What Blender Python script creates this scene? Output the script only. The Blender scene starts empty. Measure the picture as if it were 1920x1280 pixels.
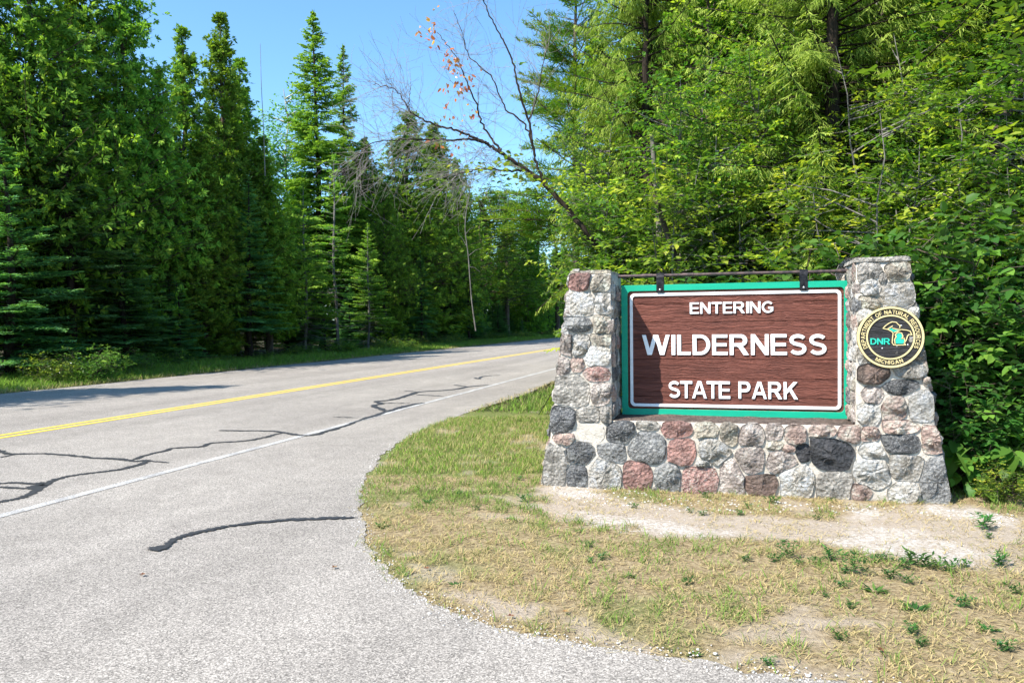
import bpy, bmesh, math, random
import numpy as np
from mathutils import Vector, Matrix
R = math.radians
random.seed(7)
rng = np.random.default_rng(11)

# ------------------------------------------------------------------ camera
F = 1440.0; CH = 1.5
PIT = math.atan((640-603)/F); ROL = R(0.64)
cam_r0 = np.array([1., 0, 0]); cam_f = np.array([0, math.cos(PIT), -math.sin(PIT)]); cam_u0 = np.array([0, math.sin(PIT), math.cos(PIT)])
cam_r = math.cos(ROL)*cam_r0 - math.sin(ROL)*cam_u0
cam_u = math.sin(ROL)*cam_r0 + math.cos(ROL)*cam_u0
CAM = np.array([0, 0, CH])
sc = bpy.context.scene
C = sc.collection
cd = bpy.data.cameras.new('camera'); cam = bpy.data.objects.new('camera', cd); C.objects.link(cam)
cd.sensor_width = 36; cd.lens = 36*F/1920; cd.clip_start = 0.05; cd.clip_end = 2000
cam.matrix_world = Matrix(((cam_r[0], cam_u[0], -cam_f[0], 0), (cam_r[1], cam_u[1], -cam_f[1], 0), (cam_r[2], cam_u[2], -cam_f[2], CH), (0, 0, 0, 1)))
sc.camera = cam

# ------------------------------------------------------------------ light
SUN_AZ = R(35)          # shadows run towards this angle from +X
SUN_EL = R(49)
sun_to = Vector((math.cos(SUN_AZ)*math.cos(SUN_EL), math.sin(SUN_AZ)*math.cos(SUN_EL), -math.sin(SUN_EL)))
w = bpy.data.worlds.new("World"); sc.world = w; w.use_nodes = True
nt = w.node_tree; nt.nodes.clear()
sky = nt.nodes.new('ShaderNodeTexSky'); sky.sky_type = 'NISHITA'; sky.sun_disc = False
sky.sun_elevation = SUN_EL; sky.sun_rotation = math.atan2(-sun_to.x, -sun_to.y)
sky.air_density = 1.0; sky.dust_density = 0.4; sky.ozone_density = 1.2
bg = nt.nodes.new('ShaderNodeBackground'); bg.inputs[1].default_value = 0.135
wo = nt.nodes.new('ShaderNodeOutputWorld')
tint_ = nt.nodes.new('ShaderNodeMix'); tint_.data_type = 'RGBA'; tint_.blend_type = 'MULTIPLY'; tint_.inputs[0].default_value = 1; tint_.inputs[7].default_value = (.69, .97, 1.13, 1)
nt.links.new(sky.outputs[0], tint_.inputs[6]); nt.links.new(tint_.outputs[2], bg.inputs[0]); nt.links.new(bg.outputs[0], wo.inputs[0])
sl = bpy.data.lights.new('sun', 'SUN'); sl.energy = 5.0; sl.angle = R(0.5); sl.color = (1.0, 0.94, 0.85)
so = bpy.data.objects.new('sun', sl); C.objects.link(so); so.rotation_euler = sun_to.to_track_quat('-Z', 'Y').to_euler()
sc.view_settings.view_transform = 'Standard'; sc.view_settings.look = 'None'
sc.view_settings.gamma = 1; sc.view_settings.use_curve_mapping = False
sc.view_settings.exposure = 1.0
sc.render.engine = 'CYCLES'

# ------------------------------------------------------------------ helpers
def ray(px, py):
    d = cam_f*F + cam_r*(px-960) - cam_u*(py-640)
    return d/np.linalg.norm(d)
def gp(px, py, z=0.0):
    d = ray(px, py); t = (z-CH)/d[2]; return CAM + d*t
def proj(P):
    v = np.asarray(P, float)-CAM
    zf = v@cam_f
    zf = np.where(zf < 0.05, 0.05, zf)
    return 960+F*(v@cam_r)/zf, 640-F*(v@cam_u)/zf
def nrm(v):
    v = np.asarray(v, float); n = np.linalg.norm(v, axis=-1, keepdims=True); return v/np.maximum(n, 1e-9)

def vnoise(x, y, s=0):
    x = np.asarray(x, float); y = np.asarray(y, float)
    xi = np.floor(x).astype(np.int64); yi = np.floor(y).astype(np.int64); fx = x-xi; fy = y-yi
    fx = fx*fx*(3-2*fx); fy = fy*fy*(3-2*fy)
    def h(a, b):
        n = (a*374761393 + b*668265263 + s*974634777) & 0xffffffff
        n = ((n ^ (n >> 13))*1274126177) & 0xffffffff
        return ((n ^ (n >> 16)) & 0xffff)/65535.0
    return (h(xi, yi)*(1-fx)+h(xi+1, yi)*fx)*(1-fy)+(h(xi, yi+1)*(1-fx)+h(xi+1, yi+1)*fx)*fy
def fbm(x, y, s=0, o=4):
    v = 0; a = .5; t = 0
    for i in range(o):
        v = v+a*vnoise(x*2**i, y*2**i, s+i*17); t += a; a *= .55
    return v/t

def mesh_np(name, V, Fc, tint=None, k=None):
    """V (n,3), Fc (m,k) array of indices"""
    me = bpy.data.meshes.new(name)
    V = np.ascontiguousarray(V, dtype=np.float32); Fc = np.ascontiguousarray(Fc, dtype=np.int32)
    m, kk = Fc.shape
    me.vertices.add(len(V)); me.vertices.foreach_set('co', V.ravel())
    me.loops.add(m*kk); me.loops.foreach_set('vertex_index', Fc.ravel())
    me.polygons.add(m); me.polygons.foreach_set('loop_start', np.arange(0, m*kk, kk, dtype=np.int32))
    me.polygons.foreach_set('loop_total', np.full(m, kk, dtype=np.int32))
    me.update(calc_edges=True)
    if tint is not None:
        for nm, arr in (tint.items() if isinstance(tint, dict) else [('tint', tint)]):
            a = me.attributes.new(nm, 'FLOAT', 'POINT'); a.data.foreach_set('value', np.ascontiguousarray(arr, dtype=np.float32))
    return me
def obj(name, me, mat=None, parent=None, smooth=False):
    if isinstance(me, bmesh.types.BMesh):
        b = me; me = bpy.data.meshes.new(name); b.to_mesh(me); b.free()
    if mat is not None and not me.materials: me.materials.append(mat)
    if smooth: me.shade_smooth()
    o = bpy.data.objects.new(name, me); C.objects.link(o)
    if parent is not None: o.parent = parent
    return o
def thing(name, label, cat, loc=(0, 0, 0), rz=0, group=None):
    o = bpy.data.objects.new(name, None); C.objects.link(o); o.location = loc; o.rotation_euler = (0, 0, rz)
    o.empty_display_size = .2
    return tag(o, label, cat, group)
def tag(o, label, cat, group=None):
    o['label'] = label; o['category'] = cat
    if group: o['group'] = group
    return o
def dup(root, loc, rz, scale, label, group=None, cat=None):
    r = root.copy(); C.objects.link(r); r.location = loc; r.rotation_euler = (0, 0, rz); r.scale = scale
    r['label'] = label
    if cat: r['category'] = cat
    if group: r['group'] = group
    elif 'group' in r: del r['group']
    for ch in KIDS[root.name]:
        c = ch.copy(); C.objects.link(c); c.parent = r
    return r
KIDS = {}

class TB:
    """tubes collected in one mesh"""
    def __init__(s): s.V = []; s.F = []; s.n = 0
    def tube(s, pts, rad, k=6):
        pts = np.asarray(pts, float); n = len(pts)
        rad = np.broadcast_to(np.asarray(rad, float), (n,)) if np.ndim(rad) == 0 else np.asarray(rad, float)
        T = np.gradient(pts, axis=0); T = nrm(T)
        ref = np.array([0, 0, 1.]) if abs(T[0][2]) < .9 else np.array([1., 0, 0])
        A = nrm(np.cross(T, ref)); B = np.cross(T, A)
        ang = np.linspace(0, 2*math.pi, k, endpoint=False)
        ring = pts[:, None, :] + rad[:, None, None]*(A[:, None, :]*np.cos(ang)[None, :, None]+B[:, None, :]*np.sin(ang)[None, :, None])
        s.V.append(ring.reshape(-1, 3))
        i = np.arange(n-1)[:, None]*k; j = np.arange(k)[None, :]; j2 = (j+1) % k
        q = np.stack([i+j, i+j2, i+k+j2, i+k+j], -1).reshape(-1, 4)+s.n
        s.F.append(q); s.n += n*k
    def mesh(s, name): return mesh_np(name, np.concatenate(s.V), np.concatenate(s.F))

class LB:
    """leaves / needle strips collected in one mesh"""
    def __init__(s): s.P = []; s.D = []; s.N = []; s.L = []; s.W = []; s.T = []
    def add(s, P, D, N, L, W, T):
        P = np.atleast_2d(P); n = len(P)
        s.P.append(P); s.D.append(np.broadcast_to(D, (n, 3))); s.N.append(np.broadcast_to(N, (n, 3)))
        s.L.append(np.broadcast_to(L, (n,))); s.W.append(np.broadcast_to(W, (n,))); s.T.append(np.broadcast_to(T, (n,)))
    def mesh(s, name, six=False, mid=.42, fold=.18, droop=.0):
        P = np.concatenate(s.P); D = nrm(np.concatenate(s.D)); N = nrm(np.concatenate(s.N)); L = np.concatenate(s.L)[:, None]; W = np.concatenate(s.W)[:, None]; T = np.concatenate(s.T)
        S = nrm(np.cross(D, N)); N = np.cross(S, D); n = len(P)
        if six:
            dr = np.array([0, 0, -1.])*L*droop
            v = [P, P+D*L*.28+S*W*.46+N*W*fold, P+D*L*.66+S*W*.36+N*W*fold+dr*.4, P+D*L+dr, P+D*L*.66-S*W*.36+N*W*fold+dr*.4, P+D*L*.28-S*W*.46+N*W*fold]
            V = np.stack(v, 1).reshape(-1, 3); b = np.arange(n)[:, None]*6
            Fq = np.concatenate([b+np.array([[0, 1, 2, 3]]), b+np.array([[0, 3, 4, 5]])]); return mesh_np(name, V, Fq, np.repeat(T, 6))
        v = [P, P+D*L*mid+S*W*.5+N*W*fold, P+D*L, P+D*L*mid-S*W*.5+N*W*fold]
        V = np.stack(v, 1).reshape(-1, 3); b = np.arange(n)[:, None]*4
        Ft = np.concatenate([b+np.array([[0, 1, 2]]), b+np.array([[0, 2, 3]])])
        return mesh_np(name, V, Ft, np.repeat(T, 4))

# ------------------------------------------------------------------ materials
def srgb(r, g, b):
    f = lambda c: (c/255/12.92 if c/255 <= .04045 else ((c/255+.055)/1.055)**2.4)
    return (f(r), f(g), f(b), 1)
class M:
    def __init__(s, name, rough=.8, spec=.3):
        s.m = bpy.data.materials.new(name); s.m.use_nodes = True; s.t = s.m.node_tree; s.N = s.t.nodes
        s.b = s.N['Principled BSDF']; s.b.inputs['Roughness'].default_value = rough; s.b.inputs['Specular IOR Level'].default_value = spec
        s.co = s.N.new('ShaderNodeTexCoord').outputs['Object']
    def node(s, t, **kw):
        n = s.N.new(t)
        for k, v in kw.items(): setattr(n, k, v)
        return n
    def ln(s, a, b): s.t.links.new(a, b)
    def noise(s, scale, det=4, rough=.55, vec=None, stretch=None):
        n = s.N.new('ShaderNodeTexNoise'); n.inputs['Scale'].default_value = scale; n.inputs['Detail'].default_value = det; n.inputs['Roughness'].default_value = rough
        v = vec or s.co
        if stretch:
            mp = s.N.new('ShaderNodeMapping'); mp.inputs['Scale'].default_value = stretch; s.ln(v, mp.inputs[0]); v = mp.outputs[0]
        s.ln(v, n.inputs['Vector']); return n.outputs['Fac']
    def voro(s, scale, vec=None, feat='F1', out='Color'):
        n = s.N.new('ShaderNodeTexVoronoi'); n.inputs['Scale'].default_value = scale; n.feature = feat; s.ln(vec or s.co, n.inputs['Vector']); return n.outputs[out]
    def attr(s, nm):
        n = s.N.new('ShaderNodeAttribute'); n.attribute_name = nm; return n.outputs['Fac']
    def rnd(s): return s.N.new('ShaderNodeObjectInfo').outputs['Random']
    def ramp(s, fac, stops):
        n = s.N.new('ShaderNodeValToRGB'); e = n.color_ramp.elements
        while len(e) < len(stops): e.new(.5)
        for el, (p, c) in zip(e, stops):
            el.position = p; el.color = c if len(c) == 4 else (*c, 1)
        s.ln(fac, n.inputs[0]); return n.outputs[0]
    def mix(s, fac, a, b, mode='MIX'):
        n = s.N.new('ShaderNodeMix'); n.data_type = 'RGBA'; n.blend_type = mode
        if isinstance(fac, (int, float)): n.inputs[0].default_value = fac
        else: s.ln(fac, n.inputs[0])
        for i, v in ((6, a), (7, b)):
            if isinstance(v, (tuple, list)): n.inputs[i].default_value = v if len(v) == 4 else (*v, 1)
            else: s.ln(v, n.inputs[i])
        return n.outputs[2]
    def math(s, op, a, b=0.0, clamp=False):
        n = s.N.new('ShaderNodeMath'); n.operation = op; n.use_clamp = clamp
        for i, v in ((0, a), (1, b)):
            if isinstance(v, (int, float)): n.inputs[i].default_value = v
            else: s.ln(v, n.inputs[i])
        return n.outputs[0]
    def col(s, c):
        if isinstance(c, tuple): s.b.inputs['Base Color'].default_value = c if len(c) == 4 else (*c, 1)
        else: s.ln(c, s.b.inputs['Base Color'])
        return s
    def bump(s, h, strength=.5, dist=.01):
        n = s.N.new('ShaderNodeBump'); n.inputs['Strength'].default_value = strength; n.inputs['Distance'].default_value = dist
        s.ln(h, n.inputs['Height']); s.ln(n.outputs[0], s.b.inputs['Normal']); return s

def foliage_mat(name, dark, mid, light, trans=.35, hue=.5, gloss=.25):
    s = M(name, .5, .3)
    t = s.attr('tint')
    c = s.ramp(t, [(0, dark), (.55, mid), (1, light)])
    r = s.rnd()
    hs = s.node('ShaderNodeHueSaturation'); s.ln(c, hs.inputs['Color'])
    s.ln(s.math('ADD', s.math('MULTIPLY', r, .03*hue*2), .5-.03*hue), hs.inputs['Hue'])
    s.ln(s.math('ADD', s.math('MULTIPLY', r, .35), .85), hs.inputs['Value'])
    c = hs.outputs[0]
    s.N.remove(s.b)
    d = s.node('ShaderNodeBsdfDiffuse'); tr = s.node('ShaderNodeBsdfTranslucent'); g = s.node('ShaderNodeBsdfGlossy')
    g.inputs['Roughness'].default_value = .45
    tc = s.mix(.55, c, (1.0, 1.0, .25, 1), 'MULTIPLY')
    s.ln(c, d.inputs[0]); s.ln(s.mix(1.0, tc, (1.6, 1.75, 1.0, 1), 'MULTIPLY'), tr.inputs[0])
    m1 = s.node('ShaderNodeMixShader'); m1.inputs[0].default_value = trans; s.ln(d.outputs[0], m1.inputs[1]); s.ln(tr.outputs[0], m1.inputs[2])
    m2 = s.node('ShaderNodeMixShader')
    fr = s.node('ShaderNodeFresnel'); fr.inputs[0].default_value = 1.4
    s.ln(s.math('MULTIPLY', fr.outputs[0], gloss), m2.inputs[0]); s.ln(m1.outputs[0], m2.inputs[1]); s.ln(g.outputs[0], m2.inputs[2])
    s.ln(m2.outputs[0], s.N['Material Output'].inputs[0])
    return s.m

m_cedar = foliage_mat('cedar_foliage', (.06, .125, .022), (.135, .25, .042), (.30, .42, .06), .38, gloss=0)
m_fir = foliage_mat('fir_foliage', (.045, .12, .05), (.095, .22, .085), (.20, .36, .12), .32, gloss=0)
m_youngfir = foliage_mat('young_fir_foliage', (.07, .17, .045), (.16, .31, .065), (.32, .46, .09), .42, gloss=0)
m_spruce = foliage_mat('spruce_foliage', (.05, .08, .014), (.16, .21, .035), (.38, .42, .09), .35, gloss=0)
m_pine = foliage_mat('pine_foliage', (.03, .09, .02), (.09, .20, .03), (.24, .31, .04), .35, gloss=0)
m_leaf = foliage_mat('broad_leaf', (.02, .06, .008), (.10, .20, .022), (.38, .45, .045), .46, gloss=.3)
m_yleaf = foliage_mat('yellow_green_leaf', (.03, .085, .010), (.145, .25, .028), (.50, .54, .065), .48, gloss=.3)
m_aspen = foliage_mat('aspen_leaf', (.05, .13, .035), (.12, .24, .07), (.25, .38, .12), .45)
m_under_shade = foliage_mat('shaded_undergrowth_leaf', (.025, .08, .012), (.06, .15, .022), (.15, .27, .035), .42, gloss=.35)  # undergrowth leaf green, darkened so the colour carries deep shade
m_orange = foliage_mat('orange_leaf', (.50, .17, .09), (.66, .28, .15), (.62, .40, .12), .55)
m_brownleaf = foliage_mat('brown_leaf', (.12, .05, .03), (.22, .10, .05), (.35, .22, .10), .2)
m_weed = foliage_mat('weed_leaf', (.02, .07, .02), (.045, .13, .03), (.11, .22, .05), .3)
m_bright = foliage_mat('bright_bush_leaf', (.04, .12, .02), (.11, .25, .03), (.22, .36, .05), .4)

def bark(name, a, b, sc_=12):
    s = M(name, .95, .1)
    n = s.noise(sc_, 5, .65, stretch=(1, 1, .18)); s.col(s.ramp(n, [(.3, a), (.7, b)])); s.bump(n, .9, .02); return s.m
m_bark = bark('brown_bark', (.035, .027, .020), (.16, .125, .095))
m_bark_grey = bark('grey_bark', (.06, .055, .05), (.26, .24, .21))
m_bark_dark = bark('dark_bark', (.012, .009, .007), (.055, .042, .033))
m_twig = bark('dead_twig', (.13, .11, .10), (.36, .33, .30), 30)
m_birch = bark('birch_bark', (.25, .24, .21), (.6, .58, .53), 9)

# asphalt
s = M('asphalt', .88, .25)
big = s.noise(.35, 3); med = s.noise(3.0, 4, .6)
sp = s.voro(150); spv = s.node('ShaderNodeSeparateColor'); s.ln(sp, spv.inputs[0])
c = s.ramp(spv.outputs[0], [(0, (.07, .064, .055)), (.22, (.185, .172, .150)), (.6, (.305, .284, .252)), (1, (.54, .505, .45))])
fine = s.noise(260, 2)
c = s.mix(.22, c, s.ramp(fine, [(.3, (.10, .095, .09)), (.7, (.45, .425, .40))]))
c = s.mix(1.0, c, s.ramp(big, [(.3, (.88, .87, .87)), (.7, (1.06, 1.05, 1.04))]), 'MULTIPLY')
mp = s.node('ShaderNodeMapping'); mp.inputs['Rotation'].default_value = (0, 0, R(16.6)); s.ln(s.co, mp.inputs[0])
tr_ = s.noise(1.0, 3, .5, vec=mp.outputs[0], stretch=(1.1, .06, 1)); c = s.mix(.8, c, s.ramp(tr_, [(.35, (.87, .86, .85)), (.65, (1.10, 1.09, 1.08))]), 'MULTIPLY')
c = s.mix(.6, c, s.ramp(med, [(.35, (.85, .83, .82)), (.65, (1.08, 1.06, 1.05))]), 'MULTIPLY')
s.col(c); s.bump(spv.outputs[1], .55, .006); m_asph = s.m
def paint(name, colr, wear):
    s = M(name, .7, .3)
    n = s.noise(60, 5, .75); n2 = s.noise(4, 3)
    f = s.math('ADD', n, s.math('MULTIPLY', n2, .35))
    mask = s.ramp(f, [(wear-.04, (0, 0, 0)), (wear+.04, (1, 1, 1))])
    s.col(s.mix(mask, (.26, .25, .24), colr)); s.bump(n, .3, .004); return s.m
m_white = paint('worn_white_paint', (.56, .55, .52), .69)
m_yellow = paint('yellow_paint', (.72, .50, .045), .53)
s = M('tar_sealant', .55, .4); n = s.noise(40, 4, .7); s.col(s.ramp(n, [(.3, (.018, .018, .019)), (.7, (.055, .054, .054))])); s.bump(n, .4, .004); m_tar = s.m

# lawn soil
s = M('lawn_soil', .95, .1)
bare, whit, grn = s.attr('bare'), s.attr('white'), s.attr('green')
n = s.noise(30, 6, .7); n2 = s.noise(150, 3, .6)
th = s.ramp(n, [(.3, (.15, .11, .06)), (.5, (.29, .22, .125)), (.7, (.46, .37, .23))])
th = s.mix(grn, th, s.ramp(n, [(.3, (.08, .10, .03)), (.7, (.22, .24, .08))]))
dirt = s.ramp(n, [(.25, (.27, .21, .15)), (.75, (.47, .39, .30))])
dirt = s.mix(.35, dirt, s.ramp(n2, [(.35, (.2, .16, .12)), (.65, (.7, .62, .54))]))
c = s.mix(bare, th, dirt)
wh = s.ramp(n2, [(.3, (.36, .32, .27)), (.6, (.62, .58, .53))])
c = s.mix(s.math('MULTIPLY', whit, s.ramp(n, [(.44, (0.1, 0.1, 0.1)), (.54, (1, 1, 1))])), c, wh)
s.col(c); s.bump(s.math('ADD', n, s.math('MULTIPLY', n2, .5)), .9, .02); m_lawn = s.m
def blade_mat(name, stops):
    s = M(name, .6, .3); c = s.ramp(s.attr('tint'), stops); s.N.remove(s.b)
    d = s.node('ShaderNodeBsdfDiffuse'); tr = s.node('ShaderNodeBsdfTranslucent'); s.ln(c, d.inputs[0]); s.ln(c, tr.inputs[0])
    m1 = s.node('ShaderNodeMixShader'); m1.inputs[0].default_value = .3; s.ln(d.outputs[0], m1.inputs[1]); s.ln(tr.outputs[0], m1.inputs[2])
    s.ln(m1.outputs[0], s.N['Material Output'].inputs[0]); return s.m
m_blade = blade_mat('grass_blade', [(0, (.52, .40, .20)), (.28, (.44, .36, .17)), (.45, (.30, .30, .11)), (.62, (.17, .24, .06)), (.8, (.13, .26, .035)), (1, (.27, .42, .05))])
s = M('forest_floor', 1, .05); n = s.noise(7, 6, .7); n2 = s.noise(.5, 3)
s.col(s.mix(s.ramp(n2, [(.45, (0, 0, 0)), (.6, (1, 1, 1))]), s.ramp(n, [(.3, (.02, .015, .010)), (.7, (.085, .062, .038))]), s.ramp(n, [(.3, (.02, .03, .01)), (.7, (.06, .075, .025))])))
s.bump(n, 1, .05); m_floor = s.m

# ------------------------------------------------------------------ ground and road
RD = np.array([math.sin(R(16.6)), math.cos(R(16.6))])     # direction of the road
vpx = 1390.0
d = ray(vpx, 598.0); RD = nrm(d[:2])
RP = np.array([RD[1], -RD[0]])                            # to the right of it
def off(px, py): return float(gp(px, py)[:2]@RP)
LE = np.mean([off(0, 739.7), off(700, 667.4)])
YL = np.mean([off(0, 820), off(400, 753.4), off(730, 703.2)])
WL = np.mean([off(0, 970), off(417, 857), off(799, 754)])
def rp(s_, o_, z=0.0):
    p = RD*s_+RP*o_; return (p[0], p[1], z)
g = mesh_np('ground', np.array([[-400, -400, -.03], [400, -400, -.03], [400, 600, -.03], [-400, 600, -.03]]), np.array([[0, 1, 2, 3]]))
go = obj('ground', g, m_floor); go['kind'] = 'structure'

edge_px = [(1035, 716), (980, 740), (900, 765), (830, 791), (770, 817), (735, 838), (708, 862), (690, 890), (680, 920), (676, 950), (679, 980), (690, 1012), (712, 1047), (745, 1082), (795, 1117), (855, 1149), (912, 1169), (1000, 1188), (1090, 1205), (1175, 1218), (1300, 1237), (1420, 1256), (1546, 1275), (1750, 1302), (2050, 1330)]
ep = [gp(*p)[:2] for p in edge_px]
# Catmull-Rom through the edge
def spline(P, n=8):
    P = [np.asarray(p, float) for p in P]; P = [2*P[0]-P[1]]+P+[2*P[-1]-P[-2]]; out = []
    for i in range(1, len(P)-2):
        for t in np.linspace(0, 1, n, endpoint=False):
            a, b, c_, d_ = P[i-1:i+3]
            out.append(.5*((2*b)+(-a+c_)*t+(2*a-5*b+4*c_-d_)*t*t+(-a+3*b-3*c_+d_)*t**3))
    out.append(P[-2]); return np.array(out)
ec = spline(ep, 22)
nz = (fbm(ec[:, 0]*7, ec[:, 1]*7, 3, 5)-.5)*.14
tn = nrm(np.gradient(ec, axis=0)); ec = ec+np.stack([-tn[:, 1], tn[:, 0]], 1)*nz[:, None]
far_off = float(ep[0]@RP)
s0 = float(ep[0]@RD)
poly = [rp(170, LE)[:2]]
for q in np.arange(165, -45, -1.0):
    poly.append(rp(q, LE+(vnoise(q*.7, 0, 5)-.5)*.22)[:2])
poly += [(-10, -40), (40, -40), (40, float(ec[-1][1])-3.0), (12, float(ec[-1][1])-.5)]
poly += [tuple(p) for p in ec[::-1]]
poly += [rp(q, far_off+(vnoise(q, 0, 9)-.5)*.15)[:2] for q in np.arange(s0+1, 170, 2)]
bm = bmesh.new(); f = bm.faces.new([bm.verts.new((p[0], p[1], 0)) for p in poly]); bmesh.ops.triangulate(bm, faces=[f])
for f in bm.faces:
    if f.normal.z < 0: f.normal_flip()
road = obj('road', bm, m_asph); road['kind'] = 'structure'
def ribbon(name, pts, wd, z, mat, par, n=1, jit=0):
    P = np.array(pts, float); T = nrm(np.gradient(P, axis=0)); S = np.stack([-T[:, 1], T[:, 0]], 1)
    wd = np.broadcast_to(wd, (len(P),))[:, None]/2
    j = (rng.random((len(P), 2))-.5)*jit
    A = P+S*(wd+j[:, :1]); B = P-S*(wd+j[:, 1:])
    V = np.concatenate([A, B]); V = np.c_[V, np.full(len(V), z)]; n = len(P); i = np.arange(n-1)
    return obj(name, mesh_np(name, V, np.stack([i, i+n, i+n+1, i+1], 1)[:, ::-1]), mat, par)
ss = np.arange(-35, 165, 2.0)
for do in (-.115, .115): ribbon('yellow_centre_line', [rp(q, YL+do)[:2] for q in ss], .105, .004, m_yellow, road)
ribbon('white_edge_line', [rp(q, WL)[:2] for q in ss], .105, .004, m_white, road)
Z4 = lambda L: [(x/2.56, 560+y/2.56) for x, y in L]
Z6 = lambda L: [(400+x*.34375, 640+y*.34375) for x, y in L]
seals = [
 (Z4([(-60, 715), (0, 730), (60, 745), (250, 745), (400, 760), (560, 770), (640, 780), (700, 775)]), .075),
 (Z4([(0, 762), (70, 748)]), .05),
 (Z4([(-60, 985), (0, 975), (90, 958), (170, 925), (225, 885), (330, 852), (480, 832), (600, 815), (680, 792), (700, 775)]), .075),
 (Z4([(-60, 890), (60, 885), (160, 887), (215, 880)]), .06), (Z4([(-60, 905), (30, 905), (120, 912), (200, 905)]), .05),
 (Z4([(150, 915), (190, 895), (235, 893)]), .13),
 (Z4([(700, 775), (730, 780), (810, 787)]), .04), (Z4([(640, 772), (690, 755), (790, 730), (830, 718), (960, 710), (1010, 693), (1150, 685), (1260, 668), (1350, 645)]), .065),
 (Z4([(1045, 634), (1180, 634), (1310, 636), (1370, 645), (1440, 656), (1500, 655), (1560, 640), (1640, 615), (1740, 580), (1792, 563)]), .075),
 (Z6([(820, 425), (900, 400), (960, 380), (1060, 350), (1150, 335)]), .11), (Z4([(1600, 568), (1720, 572)]), .04),
 (Z6([(935, 380), (905, 365), (875, 350), (915, 340), (890, 328), (960, 320), (1030, 305), (1090, 285), (1130, 275), (1250, 268), (1340, 258), (1390, 248), (1500, 238)]), .11),
 (Z6([(1040, 270), (1130, 276)]), .06), (Z6([(1100, 290), (1250, 300)]), .06), (Z6([(915, 338), (1080, 338)]), .06), (Z6([(1310, 237), (1390, 248)]), .06),
 (Z6([(1425, 198), (1450, 205), (1470, 192), (1570, 184)]), .07),
 ([(x, y) for x, y in [(280, 1030), (300, 1027), (330, 1012), (380, 996), (440, 985), (520, 977), (600, 973), (668, 971)]], .058)]
for k, (L, wd) in enumerate(seals):
    P = spline([gp(*p)[:2] for p in L], 16); P = P+(np.stack([fbm(P[:, 0]*5, P[:, 1]*5, 8), fbm(P[:, 0]*5, P[:, 1]*5, 9)], 1)-.5)*.07
    taper = np.minimum(1, np.minimum(np.arange(len(P))+1, np.arange(len(P), 0, -1))/5.0)
    ribbon('tar_crack_seal', P, wd*(.4+.6*taper)*(.75+.5*rng.random(len(P))), .005+.0002*k, m_tar, road, jit=.034)
# blob at the near end of the seal
b0 = gp(296, 1029); bm = bmesh.new(); vs = []
for k in range(16):
    a = k/16*2*math.pi; r = .075*(1+.35*random.uniform(-1, 1)); vs.append(bm.verts.new((b0[0]+1.1*r*math.cos(a), b0[1]+.8*r*math.sin(a), .0092)))
bm.faces.new(vs); obj('tar_patch', bm, m_tar, road)

# ------------------------------------------------------------------ lawn sheet with worn masks
def in_poly(x, y, P):
    P = np.asarray(P); c_ = np.zeros(np.shape(x), bool); j = len(P)-1
    for i in range(len(P)):
        xi, yi = P[i]; xj, yj = P[j]
        t = ((yi > y) != (yj > y)) & (x < (xj-xi)*(y-yi)/(yj-yi+1e-12)+xi); c_ ^= t; j = i
    return c_
def gpoly(L): return [gp(*p)[:2] for p in L]
bareP = gpoly([(985, 945), (1030, 912), (1110, 912), (1190, 935), (1300, 958), (1560, 972), (1620, 945), (1800, 945), (1925, 975), (1925, 1010), (1850, 1055), (1760, 1050), (1600, 1020), (1430, 1010), (1250, 998), (1100, 982), (1020, 972)])
bareQ = [gpoly([(815, 1095), (900, 1100), (1010, 1135), (1015, 1160), (930, 1155), (850, 1128)]), gpoly([(722, 1048), (752, 1050), (765, 1078), (735, 1075)]), gpoly([(1050, 1160), (1200, 1185), (1300, 1215), (1280, 1240), (1150, 1215), (1060, 1185)]), gpoly([(1380, 1225), (1600, 1240), (1600, 1262), (1400, 1250)]), gpoly([(1480, 1150), (1640, 1160), (1650, 1190), (1500, 1180)])]
whiteP = [gpoly([(1540, 1010), (1600, 985), (1720, 990), (1790, 1015), (1860, 1050), (1830, 1064), (1720, 1048), (1620, 1036)]), gpoly([(1575, 940), (1640, 945), (1650, 968), (1610, 978)]), gpoly([(1730, 945), (1830, 950), (1905, 978), (1890, 990), (1830, 972), (1750, 962)]), gpoly([(1035, 908), (1110, 912), (1115, 930), (1050, 932)]), gpoly([(1060, 955), (1250, 975), (1400, 1000), (1300, 1005), (1100, 985)])]
greenP = gpoly([(1045, 690), (1045, 870), (1000, 892), (900, 885), (820, 885), (740, 880), (690, 850), (700, 800), (900, 740)])
def masks(x, y):
    wx = x+(fbm(x*3, y*3, 21, 5)-.5)*.6; wy = y+(fbm(x*3, y*3, 31, 5)-.5)*.5
    wx2 = x+(fbm(x*9, y*9, 41)-.5)*.16; wy2 = y+(fbm(x*9, y*9, 51)-.5)*.16
    b = in_poly(wx, wy, bareP).astype(float)
    for P in bareQ: b = np.maximum(b, in_poly(wx, wy, P)*.85)
    b = np.maximum(b, (fbm(x*2.2, y*2.2, 77) > .66)*.6)
    wv = np.zeros_like(b)
    for P in whiteP: wv = np.maximum(wv, in_poly(wx2, wy2, P))
    wv[()] = wv*(fbm(x*14, y*14, 61) > .40)
    gv = in_poly(x+(fbm(x*1.7, y*1.7, 23, 5)-.5)*1.3, y+(fbm(x*1.7, y*1.7, 33, 5)-.5)*1.3, greenP).astype(float)
    far = (y > 7.6)
    gv = np.where(far, 1., gv)
    gv = np.maximum(gv, np.clip((fbm(x*1.5+3, y*1.5, 91)-.52)*4, 0, .6)*(x < 1.2))
    return b, wv, gv
X0, X1, Y0, Y1, st = -1.6, 9.5, 1.6, 13.0, .05
xs = np.arange(X0, X1, st); ys = np.arange(Y0, Y1, st); gx, gy = np.meshgrid(xs, ys)
gb, gw, gg = masks(gx, gy)
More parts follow.
